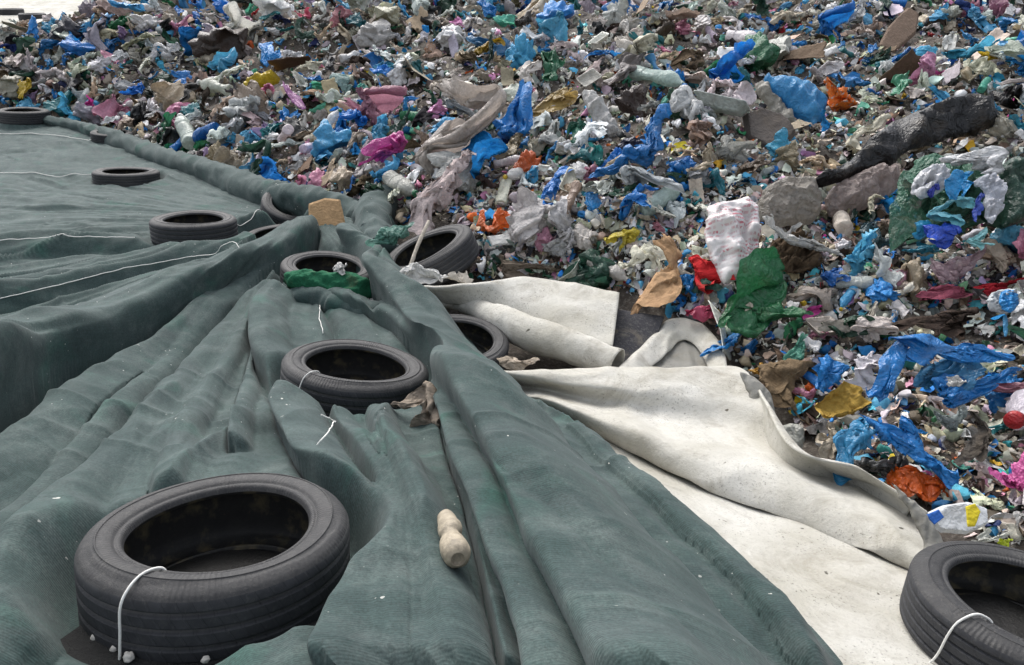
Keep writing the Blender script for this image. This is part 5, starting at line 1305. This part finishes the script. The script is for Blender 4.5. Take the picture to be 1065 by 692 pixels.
# --- the uncounted small scraps between them: one object
def scraps(N, seed, x0, x1, y0, y1):
    rg = np.random.default_rng(seed)
    px, py, W, D, S_ = sample_heap(N, rg, x0, x1, y0, y1)
    # footing: deeper scraps too, so gaps show more waste
    shapes = [fold_sheet(6, 2, 900 + k, .2, .35 + .13 * (k % 5), squash=1.3) for k in range(14)] + [fold_sheet(6, 4, 950 + k, .16, .9, squash=1.5) for k in range(8)]
    nv = 36; fq = shapes[0][1]
    n = len(px)
    sh = np.stack([s_[0] for s_ in shapes])[rg.integers(len(shapes), size=n)]
    r = .036 * np.exp(np.clip(rg.normal(0, .6, n), -1.2, .75)) * (.62 + .07 * D)
    ii = hm(px, py)
    nr = UPN(W); nr /= np.linalg.norm(nr, axis=1)[:, None]
    ax = nr + rg.normal(0, .5, (n, 3)); ax /= np.linalg.norm(ax, axis=1)[:, None]
    t = rg.normal(size=(n, 3)); t -= (t * ax).sum(1)[:, None] * ax; t /= np.linalg.norm(t, axis=1)[:, None]
    b = np.cross(ax, t)
    pos = W + nr * (r * rg.uniform(-.3, .45, n) + rg.uniform(0, .02, n) * (~ii))[:, None]
    V = pos[:, None] + r[:, None, None] * (sh[:, :, :1] * t[:, None] + sh[:, :, 1:2] * b[:, None] + sh[:, :, 2:3] * ax[:, None])
    Fq = (fq[None] + (np.arange(n) * nv)[:, None, None]).reshape(-1, 4)
    w_ = np.array([p[2] for p in PAL], float) * np.array([1.3, 1.5, 1.5, 1.2, 1.0, 1.2, .8, .6, .55, .6, .6, .8, .7, .8, .7, .6, .6, .6, .6, .6, .6])
    ci = rg.choice(len(PAL), size=n, p=w_ / w_.sum())
    c = np.clip(PC[ci] * np.exp(rg.normal(0, .28, n))[:, None] * np.exp(rg.normal(0, .08, (n, 3))), 0, .8)
    V = V.reshape(-1, 3); C = np.repeat(c, nv, 0)
    # half of them small crushed lumps
    lb = [crushed_ball(2, 970 + k, .7, 12, .3) for k in range(12)]; m = int(N * .05)
    px, py, W, D, S_ = sample_heap(m, rg, x0, x1, y0, y1); n = len(px); nl = len(lb[0][0])
    sh = np.stack([q[0] for q in lb])[rg.integers(12, size=n)]; r = .030 * np.exp(np.clip(rg.normal(0, .6, n), -1.2, .75)) * (.62 + .07 * D)
    t = rg.normal(size=(n, 3)); t /= np.linalg.norm(t, axis=1)[:, None]; b = np.cross(t, rg.normal(size=(n, 3))); b /= np.linalg.norm(b, axis=1)[:, None]; ax = np.cross(t, b)
    nr = UPN(W); nr /= np.linalg.norm(nr, axis=1)[:, None]; ii = hm(px, py)
    pos = W + nr * (r * rg.uniform(-.2, .6, n) + rg.uniform(0, .04, n) * (~ii))[:, None]
    VL = pos[:, None] + r[:, None, None] * (sh[:, :, :1] * t[:, None] + sh[:, :, 1:2] * b[:, None] + sh[:, :, 2:3] * ax[:, None])
    FL = (lb[0][1][None] + (np.arange(n) * nl)[:, None, None]).reshape(-1, 3) 
    ci = rg.choice(len(PAL), size=n, p=w_ / w_.sum())
    c = np.clip(PC[ci] * np.exp(rg.normal(0, .28, n))[:, None] * np.exp(rg.normal(0, .08, (n, 3))), 0, .8)
    return V, Fq, C, VL.reshape(-1, 3), FL, np.repeat(c, nl, 0)
def mesh_mixed(name, parts):
    """quads and triangles in one mesh"""
    V = np.vstack([p[0] for p in parts]).astype(np.float32); off = 0; li = []; ls = []; o = 0
    for v, f, c in parts:
        li.append((f + off).ravel()); ls.append(o + np.arange(len(f)) * f.shape[1]); o += f.size; off += len(v)
    li = np.concatenate(li); ls = np.concatenate(ls)
    me = bpy.data.meshes.new(name); me.vertices.add(len(V)); me.vertices.foreach_set('co', V.ravel())
    me.loops.add(len(li)); me.loops.foreach_set('vertex_index', li.astype(np.int32)); me.polygons.add(len(ls)); me.polygons.foreach_set('loop_start', ls.astype(np.int32))
    me.update(calc_edges=True); me.polygons.foreach_set('use_smooth', np.ones(len(ls), bool))
    C = np.vstack([p[2] for p in parts]); at = me.color_attributes.new('Col', 'FLOAT_COLOR', 'POINT')
    at.data.foreach_set('color', np.column_stack([C, np.ones(len(C))]).astype(np.float32).ravel()); return me
A_ = scraps(30000, 5, -200, 1270, -80, 320); B_ = scraps(12000, 6, 330, 1270, 180, 640)
me = mesh_mixed('small_waste_scraps', [A_[:3], B_[:3], A_[3:], B_[3:]])
link('small_waste_scraps', me, M['scrap'], kind='stuff', label='countless small scraps of mixed waste covering the whole heap', category='waste')
# ------------------------------------------------------------------ light
w = bpy.data.worlds.new('World'); scene.world = w; w.use_nodes = True
nt = w.node_tree; bg = nt.nodes['Background']
sky = nt.nodes.new('ShaderNodeTexSky'); sky.sky_type = 'NISHITA'; sky.sun_disc = False
SUN_EL, SUN_AZ = R(58), R(-28)          # azimuth from +Y towards +X
sky.sun_elevation = SUN_EL; sky.sun_rotation = SUN_AZ
sky.air_density = 1.0; sky.dust_density = 4.0; sky.ozone_density = 1.0
hs = nt.nodes.new('ShaderNodeHueSaturation'); hs.inputs['Saturation'].default_value = .35
nt.links.new(sky.outputs[0], hs.inputs['Color']); nt.links.new(hs.outputs[0], bg.inputs[0])
bg.inputs[1].default_value = .15
sd = bpy.data.lights.new('sun', 'SUN'); so = bpy.data.objects.new('sun', sd); COL.objects.link(so)
sd.energy = .9; sd.angle = R(50); sd.color = (1.0, .975, .94)
dv = Vector((math.sin(SUN_AZ) * math.cos(SUN_EL), math.cos(SUN_AZ) * math.cos(SUN_EL), math.sin(SUN_EL)))
so.rotation_euler = dv.to_track_quat('Z', 'Y').to_euler(); so.location = (0, 0, 12)
vs_ = scene.view_settings
scene.display_settings.display_device = 'sRGB'
vs_.view_transform = 'Standard'; vs_.look = 'None'; vs_.gamma = 1; vs_.exposure = 0.96
scene.cycles.max_bounces = 6; scene.cycles.diffuse_bounces = 3; scene.cycles.glossy_bounces = 2; scene.cycles.transparent_max_bounces = 6; scene.cycles.transmission_bounces = 2
scene.cycles.use_denoising = True
